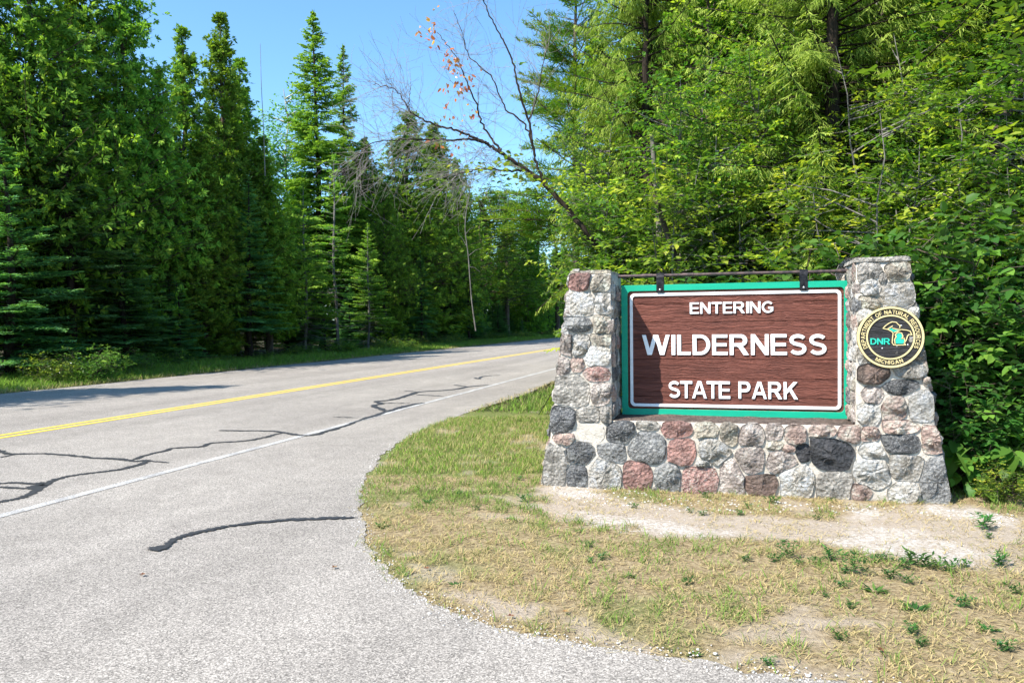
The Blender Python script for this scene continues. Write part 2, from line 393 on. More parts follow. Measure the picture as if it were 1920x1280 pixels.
def blur(a):
    for _ in range(1):
        a = (a+np.roll(a, 1, 0)+np.roll(a, -1, 0)+np.roll(a, 1, 1)+np.roll(a, -1, 1))/5
    return a
gb, gw, gg = blur(gb), blur(gw), blur(gg)
def lawn_z(x, y): return -.006+(fbm(x*1.3, y*1.3, 5)-.5)*.008+(fbm(x*8, y*8, 6)-.5)*.008
gz = np.minimum(lawn_z(gx, gy), -.003)
ny, nx = gx.shape; idx = np.arange(nx*ny).reshape(ny, nx)
q = np.stack([idx[:-1, :-1], idx[:-1, 1:], idx[1:, 1:], idx[1:, :-1]], -1).reshape(-1, 4)
lawn = obj('grass_verge_soil', mesh_np('grass_verge_soil', np.stack([gx, gy, gz], -1).reshape(-1, 3), q, {'bare': gb.ravel(), 'white': gw.ravel(), 'green': gg.ravel()}), m_lawn)
lawn['kind'] = 'structure'

# grass blades -----------------------------------------------------
lawnpoly = np.array([tuple(p) for p in ec]+[(12, float(ec[-1][1])-.5), (12, 14), (rp(s0+8, far_off+.0)[0], rp(s0+8, far_off)[1])])
def blades(name, x, y, z, L, W, tint, lean, label, cat='grass'):
    n = len(x); a = rng.random(n)*2*math.pi
    D = np.stack([np.cos(a)*lean, np.sin(a)*lean, np.sqrt(np.maximum(.02, 1-lean**2))], 1)
    b = a+math.pi/2+rng.normal(0, .6, n)
    S = np.stack([np.cos(b), np.sin(b), np.zeros(n)], 1)*W[:, None]*.5
    P = np.stack([x, y, z], 1)
    mid = P+D*L[:, None]*.55; D2 = nrm(D+np.stack([np.cos(a)*.5, np.sin(a)*.5, -.35*np.ones(n)], 1)); tip = mid+D2*L[:, None]*.45
    V = np.stack([P-S, P+S, mid+S*.7, tip, mid-S*.7], 1).reshape(-1, 3)
    V[:, 2] = np.maximum(V[:, 2], .0)
    bI = np.arange(n)[:, None]*5
    me = bpy.data.meshes.new(name)
    Ft = np.concatenate([bI+np.array([[0, 1, 2]]), bI+np.array([[0, 2, 4]]), bI+np.array([[4, 2, 3]])])
    o = obj(name, mesh_np(name, V, Ft, np.repeat(tint, 5)), m_blade); o['kind'] = 'stuff'; o['label'] = label; o['category'] = cat
    return o
N0 = 520000
x = rng.uniform(-1.4, 8.5, N0); y = rng.uniform(2.6, 12.0, N0)
keep = in_poly(x+rng.normal(0, .035, N0), y+rng.normal(0, .035, N0), lawnpoly); px_, py_ = proj(np.stack([x, y, np.zeros(N0)], 1))
keep &= (px_ < 2000) & (py_ < 1330)
x, y = x[keep], y[keep]
b_, w_, g_ = masks(x, y)
wob = fbm(x*4, y*4, 15)
dens = np.where(b_ > .5, .34, np.where(b_ > .3, .35, 1.))*np.where(w_ > 0, .12, 1)*np.where(g_ > .9, 1, .55+.45*(wob > .45))
clump = fbm(x*11, y*11, 71, 3); dens = dens*np.clip((clump-.30)*4, .15, 1.15)
k = rng.random(len(x)) < dens; clump = clump[k]; x, y, b_, w_, g_, wob = x[k], y[k], b_[k], w_[k], g_[k], wob[k]
n = len(x)
patch = fbm(x*.9+5, y*.9, 19)
tint = np.where(g_ > .9, np.where(rng.random(n) < .5, np.clip(rng.normal(.82, .13, n), .1, 1), np.clip(rng.normal(.25, .2, n), 0, 1)), np.where(rng.random(n) < np.clip((patch-.39)*2.0+g_*.45+(clump-.5)*1.2, .06, .8)*(b_ < .5), np.clip(rng.normal(.64, .12, n), 0, 1), np.clip(rng.normal(.2, .15, n), 0, .5)))
tint = np.where((b_ > .5) & (tint > .5), .2, tint)
L = np.where(g_ > .9, rng.uniform(.025, .085, n), rng.uniform(.02, .065, n)*(1+.5*(tint > .5)))*(.6+.8*clump)
lean = np.where(g_ > .9, rng.uniform(.1, .75, n), np.where(tint > .5, rng.uniform(.3, .9, n), rng.uniform(.7, .98, n)))
blades('lawn_grass', x, y, np.minimum(lawn_z(x, y), -.003)+.002, L, rng.uniform(.003, .0062, n), tint, lean, 'short dry yellow and green grass growing around the stone sign wall')
# verge on the far (left) side of the road and right verge far on
def verge(name, n, slo, shi, olo, ohi, Lr, Wr, tr, label):
    u = rng.random(n); q = slo*(shi/slo)**u; o_ = olo+(ohi-olo)*rng.random(n)**1.0
    x = RD[0]*q+RP[0]*o_; y = RD[1]*q+RP[1]*o_
    ed = np.abs(o_-(olo if abs(olo-LE) > 9 else ohi))
    L = rng.uniform(*Lr, n)*(.35+.65*np.clip(np.abs(o_-Eo)/1.3, 0, 1))*(.6+.9*fbm(x*.8, y*.8, 66))
    t = np.clip(rng.normal(tr, .17, n)-.35*(np.abs(o_-Eo) < .25), 0, 1)
    blades(name, x, y, np.full(n, -.025), L, rng.uniform(*Wr, n)*(1+q/40), t, rng.uniform(.1, .6, n), label)
Eo = LE
verge('roadside_grass', 90000, 8, 120, LE-3.2, LE-.02, (.12, .42), (.008, .016), .80, 'unmown green grass strip along the far edge of the road')
Eo = far_off
verge('shoulder_grass', 30000, 12, 110, far_off+.02, far_off+2.6, (.10, .30), (.006, .012), .66, 'green grass strip along the near road shoulder behind the stone wall')

# ------------------------------------------------------------------ stone wall frame
TH = R(15.5)
A3 = np.array([math.cos(TH), -math.sin(TH), 0]); N3 = np.array([-math.sin(TH), -math.cos(TH), 0]); Z3 = np.array([0, 0, 1.])
O3 = gp(1015, 908)
def uv(px, py, w_=0.0):
    d = ray(px, py); o = O3+N3*w_; t = ((o-CAM)@N3)/(d@N3); p = CAM+d*t-O3; return float(p@A3), float(p[2])
wall = thing('stone_sign_wall', 'fieldstone wall with two tapered pillars and pale mortar standing on dry lawn', 'stone wall', tuple(O3), -TH)
# local axes of the empty: x = along, y = away from camera, z = up   (local y = -N3)
def LW(u, v, w_): return (u, -w_, v)
s = M('mortar', .95, .15); n = s.noise(18, 6, .7); n2 = s.noise(120, 3)
s.col(s.mix(.35, s.ramp(n, [(.3, (.40, .35, .29)), (.7, (.66, .60, .52))]), s.ramp(n2, [(.35, (.26, .23, .19)), (.65, (.66, .61, .54))]))); s.bump(s.math('ADD', n, s.math('MULTIPLY', n2, .4)), .9, .015); m_mort = s.m
def granite(name, base, spk, strk, speck=.5):
    s = M(name, .85, .25); r = s.rnd(); co = s.node('ShaderNodeVectorMath', operation='ADD')
    cc = s.node('ShaderNodeCombineXYZ'); s.ln(s.math('MULTIPLY', r, 37.0), cc.inputs[0]); s.ln(s.math('MULTIPLY', r, 11.0), cc.inputs[2]); s.ln(s.co, co.inputs[0]); s.ln(cc.outputs[0], co.inputs[1]); v = co.outputs[0]
    n1 = s.noise(11, 6, .75, vec=v); n2 = s.noise(75, 4, .8, vec=v); n3 = s.noise(3.2, 4, .6, vec=v)
    c = s.ramp(n1, [(.36, tuple(x*.58 for x in base)), (.49, base), (.62, tuple(min(.8, x*1.75) for x in base))])
    c = s.mix(s.ramp(n2, [(.50, (0, 0, 0)), (.60, (speck,)*3)]), c, spk)
    c = s.mix(s.ramp(n3, [(.52, (0, 0, 0)), (.66, (.75, .75, .75))]), c, strk)
    hs = s.node('ShaderNodeHueSaturation'); s.ln(c, hs.inputs['Color']); s.ln(s.math('ADD', s.math('MULTIPLY', r, .4), .72), hs.inputs['Value']); s.col(hs.outputs[0])
    s.bump(s.math('ADD', s.noise(30, 8, .85, vec=v), s.math('ADD', s.math('MULTIPLY', n2, .4), s.math('MULTIPLY', s.voro(34, vec=v, out='Distance'), .9))), .9, .06); return s.m
G = {
 'dark': granite('dark_grey_granite', (0.127, 0.128, 0.132), (0.670, 0.656, 0.632), (0.447, 0.443, 0.422)),
 'blue': granite('blue_grey_granite', (0.223, 0.221, 0.217), (0.773, 0.756, 0.711), (0.506, 0.493, 0.461)),
 'black': granite('black_basalt', (0.048, 0.050, 0.055), (0.209, 0.213, 0.224), (0.134, 0.128, 0.132), .35),
 'light': granite('light_grey_granite', (0.684, 0.628, 0.540), (0.194, 0.178, 0.159), (0.780, 0.780, 0.764), .6),
 'grey': granite('grey_granite', (0.401, 0.371, 0.329), (0.134, 0.128, 0.118), (0.684, 0.628, 0.554)),
 'pgrey': granite('pinkish_grey_granite', (0.492, 0.414, 0.368), (0.178, 0.143, 0.132), (0.684, 0.571, 0.508)),
 'pink': granite('pink_granite', (0.595, 0.428, 0.362), (0.298, 0.213, 0.184), (0.780, 0.642, 0.554)),
 'red': granite('red_granite', (0.350, 0.193, 0.165), (0.566, 0.428, 0.376), (0.492, 0.343, 0.303), .4),
 'redw': granite('red_mottled_granite', (0.401, 0.228, 0.198), (0.744, 0.656, 0.566), (0.715, 0.614, 0.540), .8),
 'tan': granite('tan_stone', (.52, .46, .38), (0.298, 0.243, 0.171), (0.773, 0.656, 0.488)),
 'brown': granite('brown_stone', (0.194, 0.143, 0.118), (0.447, 0.371, 0.316), (0.357, 0.243, 0.198)),
 'mort': m_mort}
ZA = lambda L: [(980+x/2.6667, 470+y/2.6667, rx/2.6667, ry/2.6667, c_) for x, y, rx, ry, c_ in L]
ZB = lambda L: [(1380+x/2.6667, 470+y/2.6667, rx/2.6667, ry/2.6667, c_) for x, y, rx, ry, c_ in L]
stones = ZA([(285, 160, 55, 48, 'red'), (385, 168, 56, 40, 'tan'), (283, 268, 74, 66, 'light'), (400, 262, 44, 60, 'light'), (275, 365, 80, 40, 'blue'), (395, 365, 46, 50, 'tan'), (212, 465, 36, 60, 'pgrey'), (290, 470, 47, 57, 'light'), (388, 445, 50, 33, 'tan'), (368, 525, 64, 50, 'light'), (200, 578, 33, 50, 'pgrey'), (275, 570, 34, 36, 'pink'), (370, 618, 76, 38, 'redw'), (250, 700, 94, 82, 'grey'), (392, 712, 54, 60, 'pgrey'), (195, 845, 72, 74, 'dark'), (325, 820, 64, 42, 'grey'), (418, 822, 34, 46, 'grey'), (205, 938, 54, 38, 'pink'), (340, 905, 80, 50, 'mort'), (158, 1060, 66, 108, 'grey'), (287, 1012, 68, 56, 'dark'), (270, 1120, 56, 54, 'dark'), (490, 908, 78, 54, 'dark'), (628, 872, 64, 28, 'grey'), (452, 1012, 70, 54, 'blue'), (622, 988, 104, 90, 'blue'), (770, 893, 84, 50, 'red'), (412, 1112, 84, 82, 'light'), (575, 1118, 76, 84, 'red'), (795, 1000, 80, 74, 'red'), (920, 892, 64, 38, 'tan'), (945, 1002, 80, 64, 'light'), (722, 1130, 66, 74, 'blue'), (888, 1142, 94, 68, 'redw'), (905, 1062, 42, 22, 'light'), (1030, 905, 48, 64, 'tan'), (1045, 1130, 62, 90, 'pgrey'), (655, 1190, 20, 12, 'grey')])
stones += ZB([(75, 922, 70, 54, 'pgrey'), (188, 905, 44, 44, 'pgrey'), (195, 973, 40, 25, 'tan'), (300, 918, 54, 44, 'pink'), (430, 898, 78, 38, 'pink'), (265, 992, 34, 20, 'pink'), (70, 1048, 72, 70, 'pgrey'), (228, 1055, 84, 56, 'pgrey'), (338, 1010, 42, 48, 'black'), (470, 1015, 108, 84, 'black'), (128, 1165, 88, 48, 'brown'), (302, 1148, 90, 90, 'light'), (490, 1170, 90, 70, 'grey'), (565, 905, 60, 55, 'pink'), (665, 912, 50, 38, 'pink'), (685, 1005, 66, 50, 'light'), (685, 1100, 90, 86, 'light'), (622, 1200, 52, 38, 'pink'), (845, 1078, 98, 66, 'light'), (840, 1208, 80, 52, 'light'), (1000, 1150, 82, 112, 'blue'), (820, 965, 106, 50, 'dark'), (975, 945, 48, 78, 'pink'), (810, 880, 96, 36, 'pink'), (925, 765, 74, 84, 'light'), (795, 785, 68, 57, 'pink'), (825, 680, 92, 38, 'dark'), (685, 722, 50, 44, 'pgrey'), (665, 820, 56, 60, 'light'), (955, 652, 22, 24, 'pink'), (690, 610, 77, 52, 'brown'), (870, 590, 90, 47, 'light'), (660, 100, 60, 46, 'grey'), (808, 108, 60, 44, 'tan'), (675, 180, 47, 44, 'light'), (733, 140, 22, 32, 'grey'), (812, 220, 92, 64, 'light'), (670, 258, 67, 30, 'tan'), (645, 330, 48, 40, 'light'), (885, 315, 40, 34, 'light'), (650, 430, 60, 50, 'tan'), (780, 350, 80, 50, 'grey'), (770, 450, 80, 50, 'light'), (900, 430, 50, 60, 'light'), (790, 530, 80, 36, 'grey'), (645, 520, 50, 45, 'light'), (920, 520, 40, 34, 'grey')])

def make_stone(cu, cv, rs, Hh, frame, mat, seed, depth=.05):
    """rs: radius per angle (m); frame(u,v,w) -> local coordinate"""
    k = len(rs); rr = random.Random(seed)
    tilt = (rr.uniform(-.12, .12), rr.uniform(-.12, .12))
    ring = [(1.02, -depth), (1.0, .30*Hh), (.965, .80*Hh), (.84, .98*Hh), (.54, 1.0*Hh), (.25, 1.0*Hh)]
    pls = [(rr.uniform(0, 6.28), rr.uniform(.0, .8), rr.uniform(.4, 1.6)) for _ in range(6)]; Rm = float(np.mean(rs))
    V = []; ph = [rr.uniform(0, 6.28) for _ in range(3)]
    for ri, (fr, h) in enumerate(ring):
        for j in range(k):
            a = j/k*2*math.pi
            r = rs[j]*fr; du = r*math.cos(a); dv = r*math.sin(a)
            hh = h
            if ri >= 2:
                hh += Hh*.10*math.sin(a*2+ph[0])*fr + Hh*.24*rr.uniform(-1, 1)*(1 if (j+ri) % 2 else .3) + tilt[0]*du+tilt[1]*dv
                for (pa, pd, psl) in pls:
                    e_ = (du*math.cos(pa)+dv*math.sin(pa))/Rm-pd
                    if e_ > 0: hh -= min(e_*psl*Hh, Hh*.75)
                hh = max(hh, .15*Hh)
                du += rr.uniform(-.05, .05)*rs[j]; dv += rr.uniform(-.05, .05)*rs[j]
            V.append(frame(cu+du, cv+dv, hh))
    V.append(frame(cu, cv, Hh*(1+.2*rr.uniform(-1, 1))))
    Fc = []
    nr = len(ring)
    for i in range(nr-1):
        for j in range(k): Fc.append((i*k+j, i*k+(j+1) % k, (i+1)*k+(j+1) % k, (i+1)*k+j))
    for j in range(k): Fc.append(((nr-1)*k+j, (nr-1)*k+(j+1) % k, len(V)-1))
    me = bpy.data.meshes.new('stone'); me.from_pydata([tuple(v) for v in V], [], Fc); me.update()
    bm = bmesh.new(); bm.from_mesh(me); bmesh.ops.recalc_face_normals(bm, faces=bm.faces); bm.to_mesh(me); bm.free()
    me.materials.append(mat); me.shade_smooth()
    try: me.set_sharp_from_angle(angle=R(28))
    except Exception: pass
    o = bpy.data.objects.new('stone', me); C.objects.link(o); o.parent = wall
    return o
STN = 0
def lay(seeds, frame, Hr=(.022, .05), kk=24, pn=3.2, gap=.028, lim=None):
    """seeds: (u,v,ru,rv,mat)"""
    global STN
    S = np.array([[a[0], a[1], a[2], a[3]] for a in seeds])
    def dist(i, x, y): return ((abs(x-S[i, 0])/S[i, 2])**pn+(abs(y-S[i, 1])/S[i, 3])**pn)**(1/pn)
    for i, sd in enumerate(seeds):
        near = [j for j in range(len(S)) if j != i and abs(S[j, 0]-S[i, 0]) < (S[j, 2]+S[i, 2])*1.25 and abs(S[j, 1]-S[i, 1]) < (S[j, 3]+S[i, 3])*1.25]
        rs = []
        for j in range(kk):
            a = j/kk*2*math.pi; ca, sa = math.cos(a), math.sin(a); r = .004
            base = max(S[i, 2], S[i, 3]); stp = base/50
            lm = 1.30+.05*random.uniform(-1, 1)
            while r < base*1.3:
                x_, y_ = S[i, 0]+ca*r, S[i, 1]+sa*r; di = dist(i, x_, y_)
                if di > lm: break
                if any(di+gap > dist(m_, x_, y_) for m_ in near): break
                if lim and not lim(x_, y_): break
                r += stp
            rs.append(max(r-stp, .012))
        rs = np.array(rs); nc = random.choice((6, 7, 8, 9)) if kk > 14 else 6
        cs = sorted(set(int((c_+random.uniform(-.3, .3))*kk/nc) % kk for c_ in range(nc))); out = rs.copy()
        for ci in range(len(cs)):
            a_, b_ = cs[ci], cs[(ci+1) % len(cs)]; st_ = (b_-a_) % kk
            if st_ < 2: continue
            pa = rs[a_]*np.array([math.cos(a_/kk*6.2832), math.sin(a_/kk*6.2832)]); pb = rs[b_]*np.array([math.cos(b_/kk*6.2832), math.sin(b_/kk*6.2832)])
            for q_ in range(1, st_):
                j_ = (a_+q_) % kk; th_ = j_/kk*6.2832; dx_, dy_ = math.cos(th_), math.sin(th_); e_ = pb-pa; den = dx_*e_[1]-dy_*e_[0]
                if abs(den) > 1e-9:
                    rc = (pa[0]*e_[1]-pa[1]*e_[0])/den
                    if rc > 0: out[j_] = min(rs[j_]*1.02, rc*1.0) if rc > .5*rs[j_] else rs[j_]*.8
        rs = .45*out+.55*rs
        Hh = random.uniform(*Hr) if sd[4] != 'mort' else .004
        make_stone(S[i, 0], S[i, 1], rs, Hh, frame, G[sd[4]], STN); STN += 1
seeds = []
for x_, y_, rx, ry, c_ in stones:
    u0, v0 = uv(x_, y_); ul, _ = uv(x_-rx, y_); ur, _ = uv(x_+rx, y_); _, vt = uv(x_, y_-ry); _, vb = uv(x_, y_+ry)
    seeds.append((u0, v0, (ur-ul)/2, (vt-vb)/2, c_))
# outlines of the masonry
lb = uv(1015, 908)[0]; lt, ltz = uv(1069, 513); li = uv(1146.5, 700)[0]
rb = uv(1784, 942)[0]; rt, rtz = uv(1704, 488); ri = uv(1606, 700)[0]
wz = uv(1380, 793)[1]
DEP = .66
def core(name, c8, cuts=9):
    bm = bmesh.new(); vs = [bm.verts.new(LW(*p)) for p in c8]
    for f in ((0, 1, 2, 3), (7, 6, 5, 4), (0, 4, 5, 1), (1, 5, 6, 2), (2, 6, 7, 3), (3, 7, 4, 0)): bm.faces.new([vs[i] for i in f])
    bmesh.ops.subdivide_edges(bm, edges=bm.edges, cuts=cuts, use_grid_fill=True)
    bmesh.ops.recalc_face_normals(bm, faces=bm.faces); bm.normal_update()
    for v in bm.verts:
        p = v.co; nn = fbm(p.x*9+p.y*5, p.z*9+p.y*3, 88, 3)
        v.co = p+v.normal*(float(nn)-.42)*.022
    return obj(name, bm, m_mort, wall, smooth=True)
def box8(u0, u1, u0t, u1t, v0, v1, f0, f1):
    return [(u0, v0, f0), (u1, v0, f0), (u1t, v1, f0), (u0t, v1, f0), (u0, v0, f1), (u1, v0, f1), (u1t, v1, f1), (u0t, v1, f1)]
core('pillar_mortar', box8(lb+.012, li, lt+.012, li, -.1, ltz, 0, -DEP), 14)
core('pillar_mortar', box8(ri, rb-.012, ri, rt-.012, -.1, rtz, 0, -DEP), 14)
core('base_mortar', box8(li+.002, ri-.002, li+.002, ri-.002, -.1, wz-.004, -.004, -DEP+.01), 18)
def sl_l(v): return lb+(lt-lb)*v/ltz
def sl_r(v): return rb+(rt-rb)*v/rtz
def front_lim(u, v):
    jj = .012*(float(vnoise(u*9, v*9, 4))-.3)
    if u < sl_l(v)-jj or u > sl_r(v)+jj or v < -.04: return False
    if li < u < ri: return v < wz+.004
    if u <= li: return v < ltz+jj and u < li+.006
    return v < rtz+jj
lay(seeds, lambda u, v, w_: LW(u, v, w_+.003), kk=28, lim=lambda u, v: front_lim(u, v))
# stones on the other faces
COLS = ['grey', 'light', 'pgrey', 'pink', 'blue', 'tan', 'light', 'grey', 'dark', 'redw']
def rnd_seeds(u0, u1, v0, v1, size=.15):
    out = []; v = v0+size*.45
    row = 0
    while v < v1-.03:
        u = u0+random.uniform(.25, .6)*size
        while u < u1-.02:
            r = size*random.uniform(.4, .62); out.append((u, v+random.uniform(-.02, .02), r, size*random.uniform(.42, .55), random.choice(COLS))); u += r*2.05
        v += size*1.0; row += 1
    return out
def sl_l(v): return lb+(lt-lb)*v/ltz
def sl_r(v): return rb+(rt-rb)*v/rtz
lay(rnd_seeds(.03, DEP-.02, 0, ltz-.03), lambda d_, v, h: (sl_l(v)+.012-h, d_, v), kk=12)                # outer left side
lay(rnd_seeds(.03, DEP-.02, 0, rtz-.03), lambda d_, v, h: (sl_r(v)-.012+h, d_, v), kk=12)                # outer right side
lay(rnd_seeds(.03, DEP-.02, wz+.03, ltz-.03), lambda d_, v, h: (li+h*.6, d_, v), kk=14)
lay(rnd_seeds(.03, DEP-.02, wz+.03, rtz-.03, .13), lambda d_, v, h: (ri-h*.6, d_, v), kk=14)
lay([q for q in rnd_seeds(li+.05, ri-.05, 0, wz-.02, .22)], lambda u, v, h: (u, DEP-.01+h, v), kk=12)
for (ua, ub, top, sf) in ((lb, li, ltz, 0), (ri, rb, rtz, 1)):
    S_ = [q for q in rnd_seeds(ua+.02, ub-.02, 0, top-.02, .2) if (q[0]-q[2] > sl_l(q[1]) if sf == 0 else q[0]+q[2] < sl_r(q[1]))]
    lay(S_, lambda u, v, h: (u, DEP+h, v), kk=12)
# caps
def cap(u0, u1, z0, th, ov):
    o = core('cap_slab', box8(u0-ov, u1+ov, u0-ov+.01, u1+ov-.01, z0, z0+th, ov, -DEP-ov), 7); return o
o_ = cap(lt, li, ltz-.006, .028, .0); o_.data.materials[0] = G['tan']
o_ = cap(ri, rt, rtz-.004, .036, .016); o_.data.materials[0] = G['grey']
o_ = core('sill_slab', box8(li+.004, ri-.004, li+.004, ri-.004, wz-.02, wz+.002, -.012, -DEP+.02), 16); o_.data.materials[0] = G['brown']  # dark stone tone carries the shade thrown under the hanging board

# metal rail between the pillars
s = M('rusty_dark_metal', .55, .5); n = s.noise(25, 4, .6); s.col(s.ramp(n, [(.4, (.045, .035, .035)), (.7, (.13, .085, .075))])); s.b.inputs['Metallic'].default_value = .5; m_metal = s.m
s = M('black_strap_metal', .45, .5); n = s.noise(30, 4, .6); s.col(s.ramp(n, [(.4, (.02, .02, .024)), (.7, (.07, .065, .07))])); s.b.inputs['Metallic'].default_value = .4; m_strap = s.m
s = M('bolt_metal', .35, .6); s.col((.5, .5, .5)); s.b.inputs['Metallic'].default_value = .9; m_bolt = s.m
BW = -.48
p0 = uv(1150, 518.5, BW); p1 = uv(1602, 507.5, BW)
rz_ = (p0[1]+p1[1])/2
t = TB(); t.tube([LW(li-.1, p0[1], BW), LW(ri+.1, p1[1], BW)], [.0155]*2, 12); obj('rail_pipe', t.mesh('rail_pipe'), m_metal, wall, True)
for px_ in (1213, 1290, 1583):
    u_ = uv(px_, 515, BW)[0]; f_ = (u_-p0[0])/(p1[0]-p0[0]); z_ = p0[1]+(p1[1]-p0[1])*f_
    t = TB(); t.tube([LW(u_-.05, z_, BW), LW(u_+.05, z_, BW)], [.0195]*2, 12)
    obj('pipe_coupling', t.mesh('pipe_coupling'), m_metal, wall, True)

# ------------------------------------------------------------------ sign board
def buv(px, py): return uv(px, py, BW+.03)
tl, tr_, bl, br = buv(1164.2, 535.5), buv(1592.6, 525.2), buv(1167.1, 776.1), buv(1593.6, 785.9)
BL = (tl[0]+bl[0])/2; BR = (tr_[0]+br[0])/2+.012; BT = (tl[1]+tr_[1])/2; BB = (bl[1]+br[1])/2
print('board', BL, BR, BT, BB, 'pillars', ltz, rtz, wz, 'corners', tl, tr_, bl, br, 'len', rb)
Bw = BR-BL; Bh = BT-BB
BO = O3+A3*BL+N3*BW+Z3*BB
sign = thing('hanging_park_sign', 'brown wooden park entrance board with green frame and raised white lettering', 'sign', tuple(BO), -TH)
def LS(u, v, w_): return (u, -w_, v)
def wood(name, a, b, wear=None):
    s = M(name, .7, .3); r = s.rnd(); cc = s.node('ShaderNodeCombineXYZ'); s.ln(s.math('MULTIPLY', r, 9.0), cc.inputs[2]); s.ln(s.math('MULTIPLY', r, 5.0), cc.inputs[0])
    va = s.node('ShaderNodeVectorMath', operation='ADD'); s.ln(s.co, va.inputs[0]); s.ln(cc.outputs[0], va.inputs[1]); v = va.outputs[0]
    kn = s.noise(9, 3, .6, vec=v, stretch=(1, 1, 1.3))
    dist = s.node('ShaderNodeVectorMath', operation='MULTIPLY_ADD')
    ncol = s.node('ShaderNodeTexNoise'); ncol.inputs['Scale'].default_value = 5; ncol.inputs['Detail'].default_value = 3; s.ln(v, ncol.inputs['Vector'])
    s.ln(ncol.outputs['Color'], dist.inputs[0]); dist.inputs[1].default_value = (.0, .0, .09); s.ln(v, dist.inputs[2])
    grain = s.noise(26, 5, .6, vec=dist.outputs[0], stretch=(.10, 1, 3.6)); g2 = s.noise(60, 3, .6, vec=dist.outputs[0], stretch=(.12, 1, 3))
    knots = s.voro(5.0, vec=v, feat='F1', out='Distance'); kmask = s.ramp(knots, [(.0, (1, 1, 1)), (.16, (0, 0, 0))])
    h = s.math('ADD', s.math('ADD', grain, s.math('MULTIPLY', g2, .35)), s.math('MULTIPLY', s.math('MULTIPLY', kmask, kn), 1.1))
    c = s.ramp(grain, [(.32, a), (.62, b)])
    if wear: c = s.mix(s.ramp(s.noise(3, 5, .7, vec=s.co, stretch=(.5, 1, 2)), [(.52, (0, 0, 0)), (.72, (.65, .65, .65))]), c, wear)
    s.col(c); s.bump(h, 1.0, .024); return s.m
m_brown = wood('brown_stained_wood', (.085, .027, .019), (.20, .068, .047), (.06, .02, .014))
m_blackwood = wood('black_painted_wood', (.012, .012, .014), (.045, .043, .046))
def flat(name, colr, rough=.55, n_=.06):
    s = M(name, rough, .4); n = s.noise(14, 4, .6, stretch=(.3, 1, 2)); s.col(s.ramp(n, [(.3, tuple(x*(1-n_*1.5) for x in colr)), (.7, tuple(min(1, x*(1+n_)) for x in colr))])); s.bump(n, .25, .004); return s.m
m_green = flat('green_paint', (.0, .33, .195)); m_wpaint = flat('white_paint', (.80, .80, .80)); m_cream = flat('cream_paint', (.62, .51, .25)); m_teal = flat('teal_paint', (.02, .46, .33))

def rrect(x0, y0, x1, y1, r, k=7):
    P = []
    for cx, cy, a0 in ((x1-r, y1-r, 0), (x0+r, y1-r, 90), (x0+r, y0+r, 180), (x1-r, y0+r, 270)):
        for i in range(k+1): a = R(a0+90*i/k); P.append((cx+r*math.cos(a), cy+r*math.sin(a)))
    return P
def extr(name, loops, w0, w1, mat, par, bevel=0.0, xf=None):
    """2D filled curve with holes -> mesh between depths w0 and w1"""
    cu = bpy.data.curves.new(name, 'CURVE'); cu.dimensions = '2D'; cu.fill_mode = 'BOTH'; cu.extrude = (w1-w0)/2-bevel; cu.bevel_depth = bevel; cu.bevel_resolution = 1
    if bevel: cu.offset = -bevel
    for P in loops:
        sp = cu.splines.new('POLY'); sp.points.add(len(P)-1)
        for pt, p in zip(sp.points, P): pt.co = (p[0], p[1], 0, 1)
        sp.use_cyclic_u = True
    tmp = bpy.data.objects.new('tmp', cu); C.objects.link(tmp)
    dg = bpy.context.evaluated_depsgraph_get(); dg.update()
    me = bpy.data.meshes.new_from_object(tmp.evaluated_get(dg)); bpy.data.objects.remove(tmp); bpy.data.curves.remove(cu)
    wm = (w0+w1)/2
    for v in me.vertices:
        x_, y_, z_ = v.co
        v.co = (x_, -(z_+wm), y_)
    me.materials.clear(); me.materials.append(mat); me.name = name
    o = bpy.data.objects.new(name, me); C.objects.link(o); o.parent = par; return o
# brown recessed planks, in rows
nb = 7; ph = Bh/nb
for k in range(nb):
    z0 = k*ph; z1 = z0+ph
    P = [(.02, z0+.002 if k else .02), (Bw-.02, z0+.002 if k else .02), (Bw-.02, z1-.002 if k < nb-1 else Bh-.02), (.02, z1-.002 if k < nb-1 else Bh-.02)]
    extr('plank', [P], -.0275, .012, m_brown, sign, .0012)
extr('backing_board', [[(.025, .025), (Bw-.025, .025), (Bw-.025, Bh-.025), (.025, Bh-.025)]], -.036, -.029, m_brown, sign)
fr = .074*1.0
gl = buv(1178, 600)[0]-BL; gt = BT-buv(1380, 544)[1]; gb_ = buv(1380, 770)[1]-BB
fw = (gl+gt+gb_)/3*.92
extr('green_frame', [[(0, 0), (Bw, 0), (Bw, Bh), (0, Bh)], rrect(fw, fw, Bw-fw, Bh-fw, .035)], -.03, .03, m_green, sign, .002)
i0 = fw+.022; i1 = i0+.027
extr('white_border', [rrect(i0, i0, Bw-i0, Bh-i0, .045), rrect(i1, i1, Bw-i1, Bh-i1, .024)], .011, .024, m_wpaint, sign, .0015)

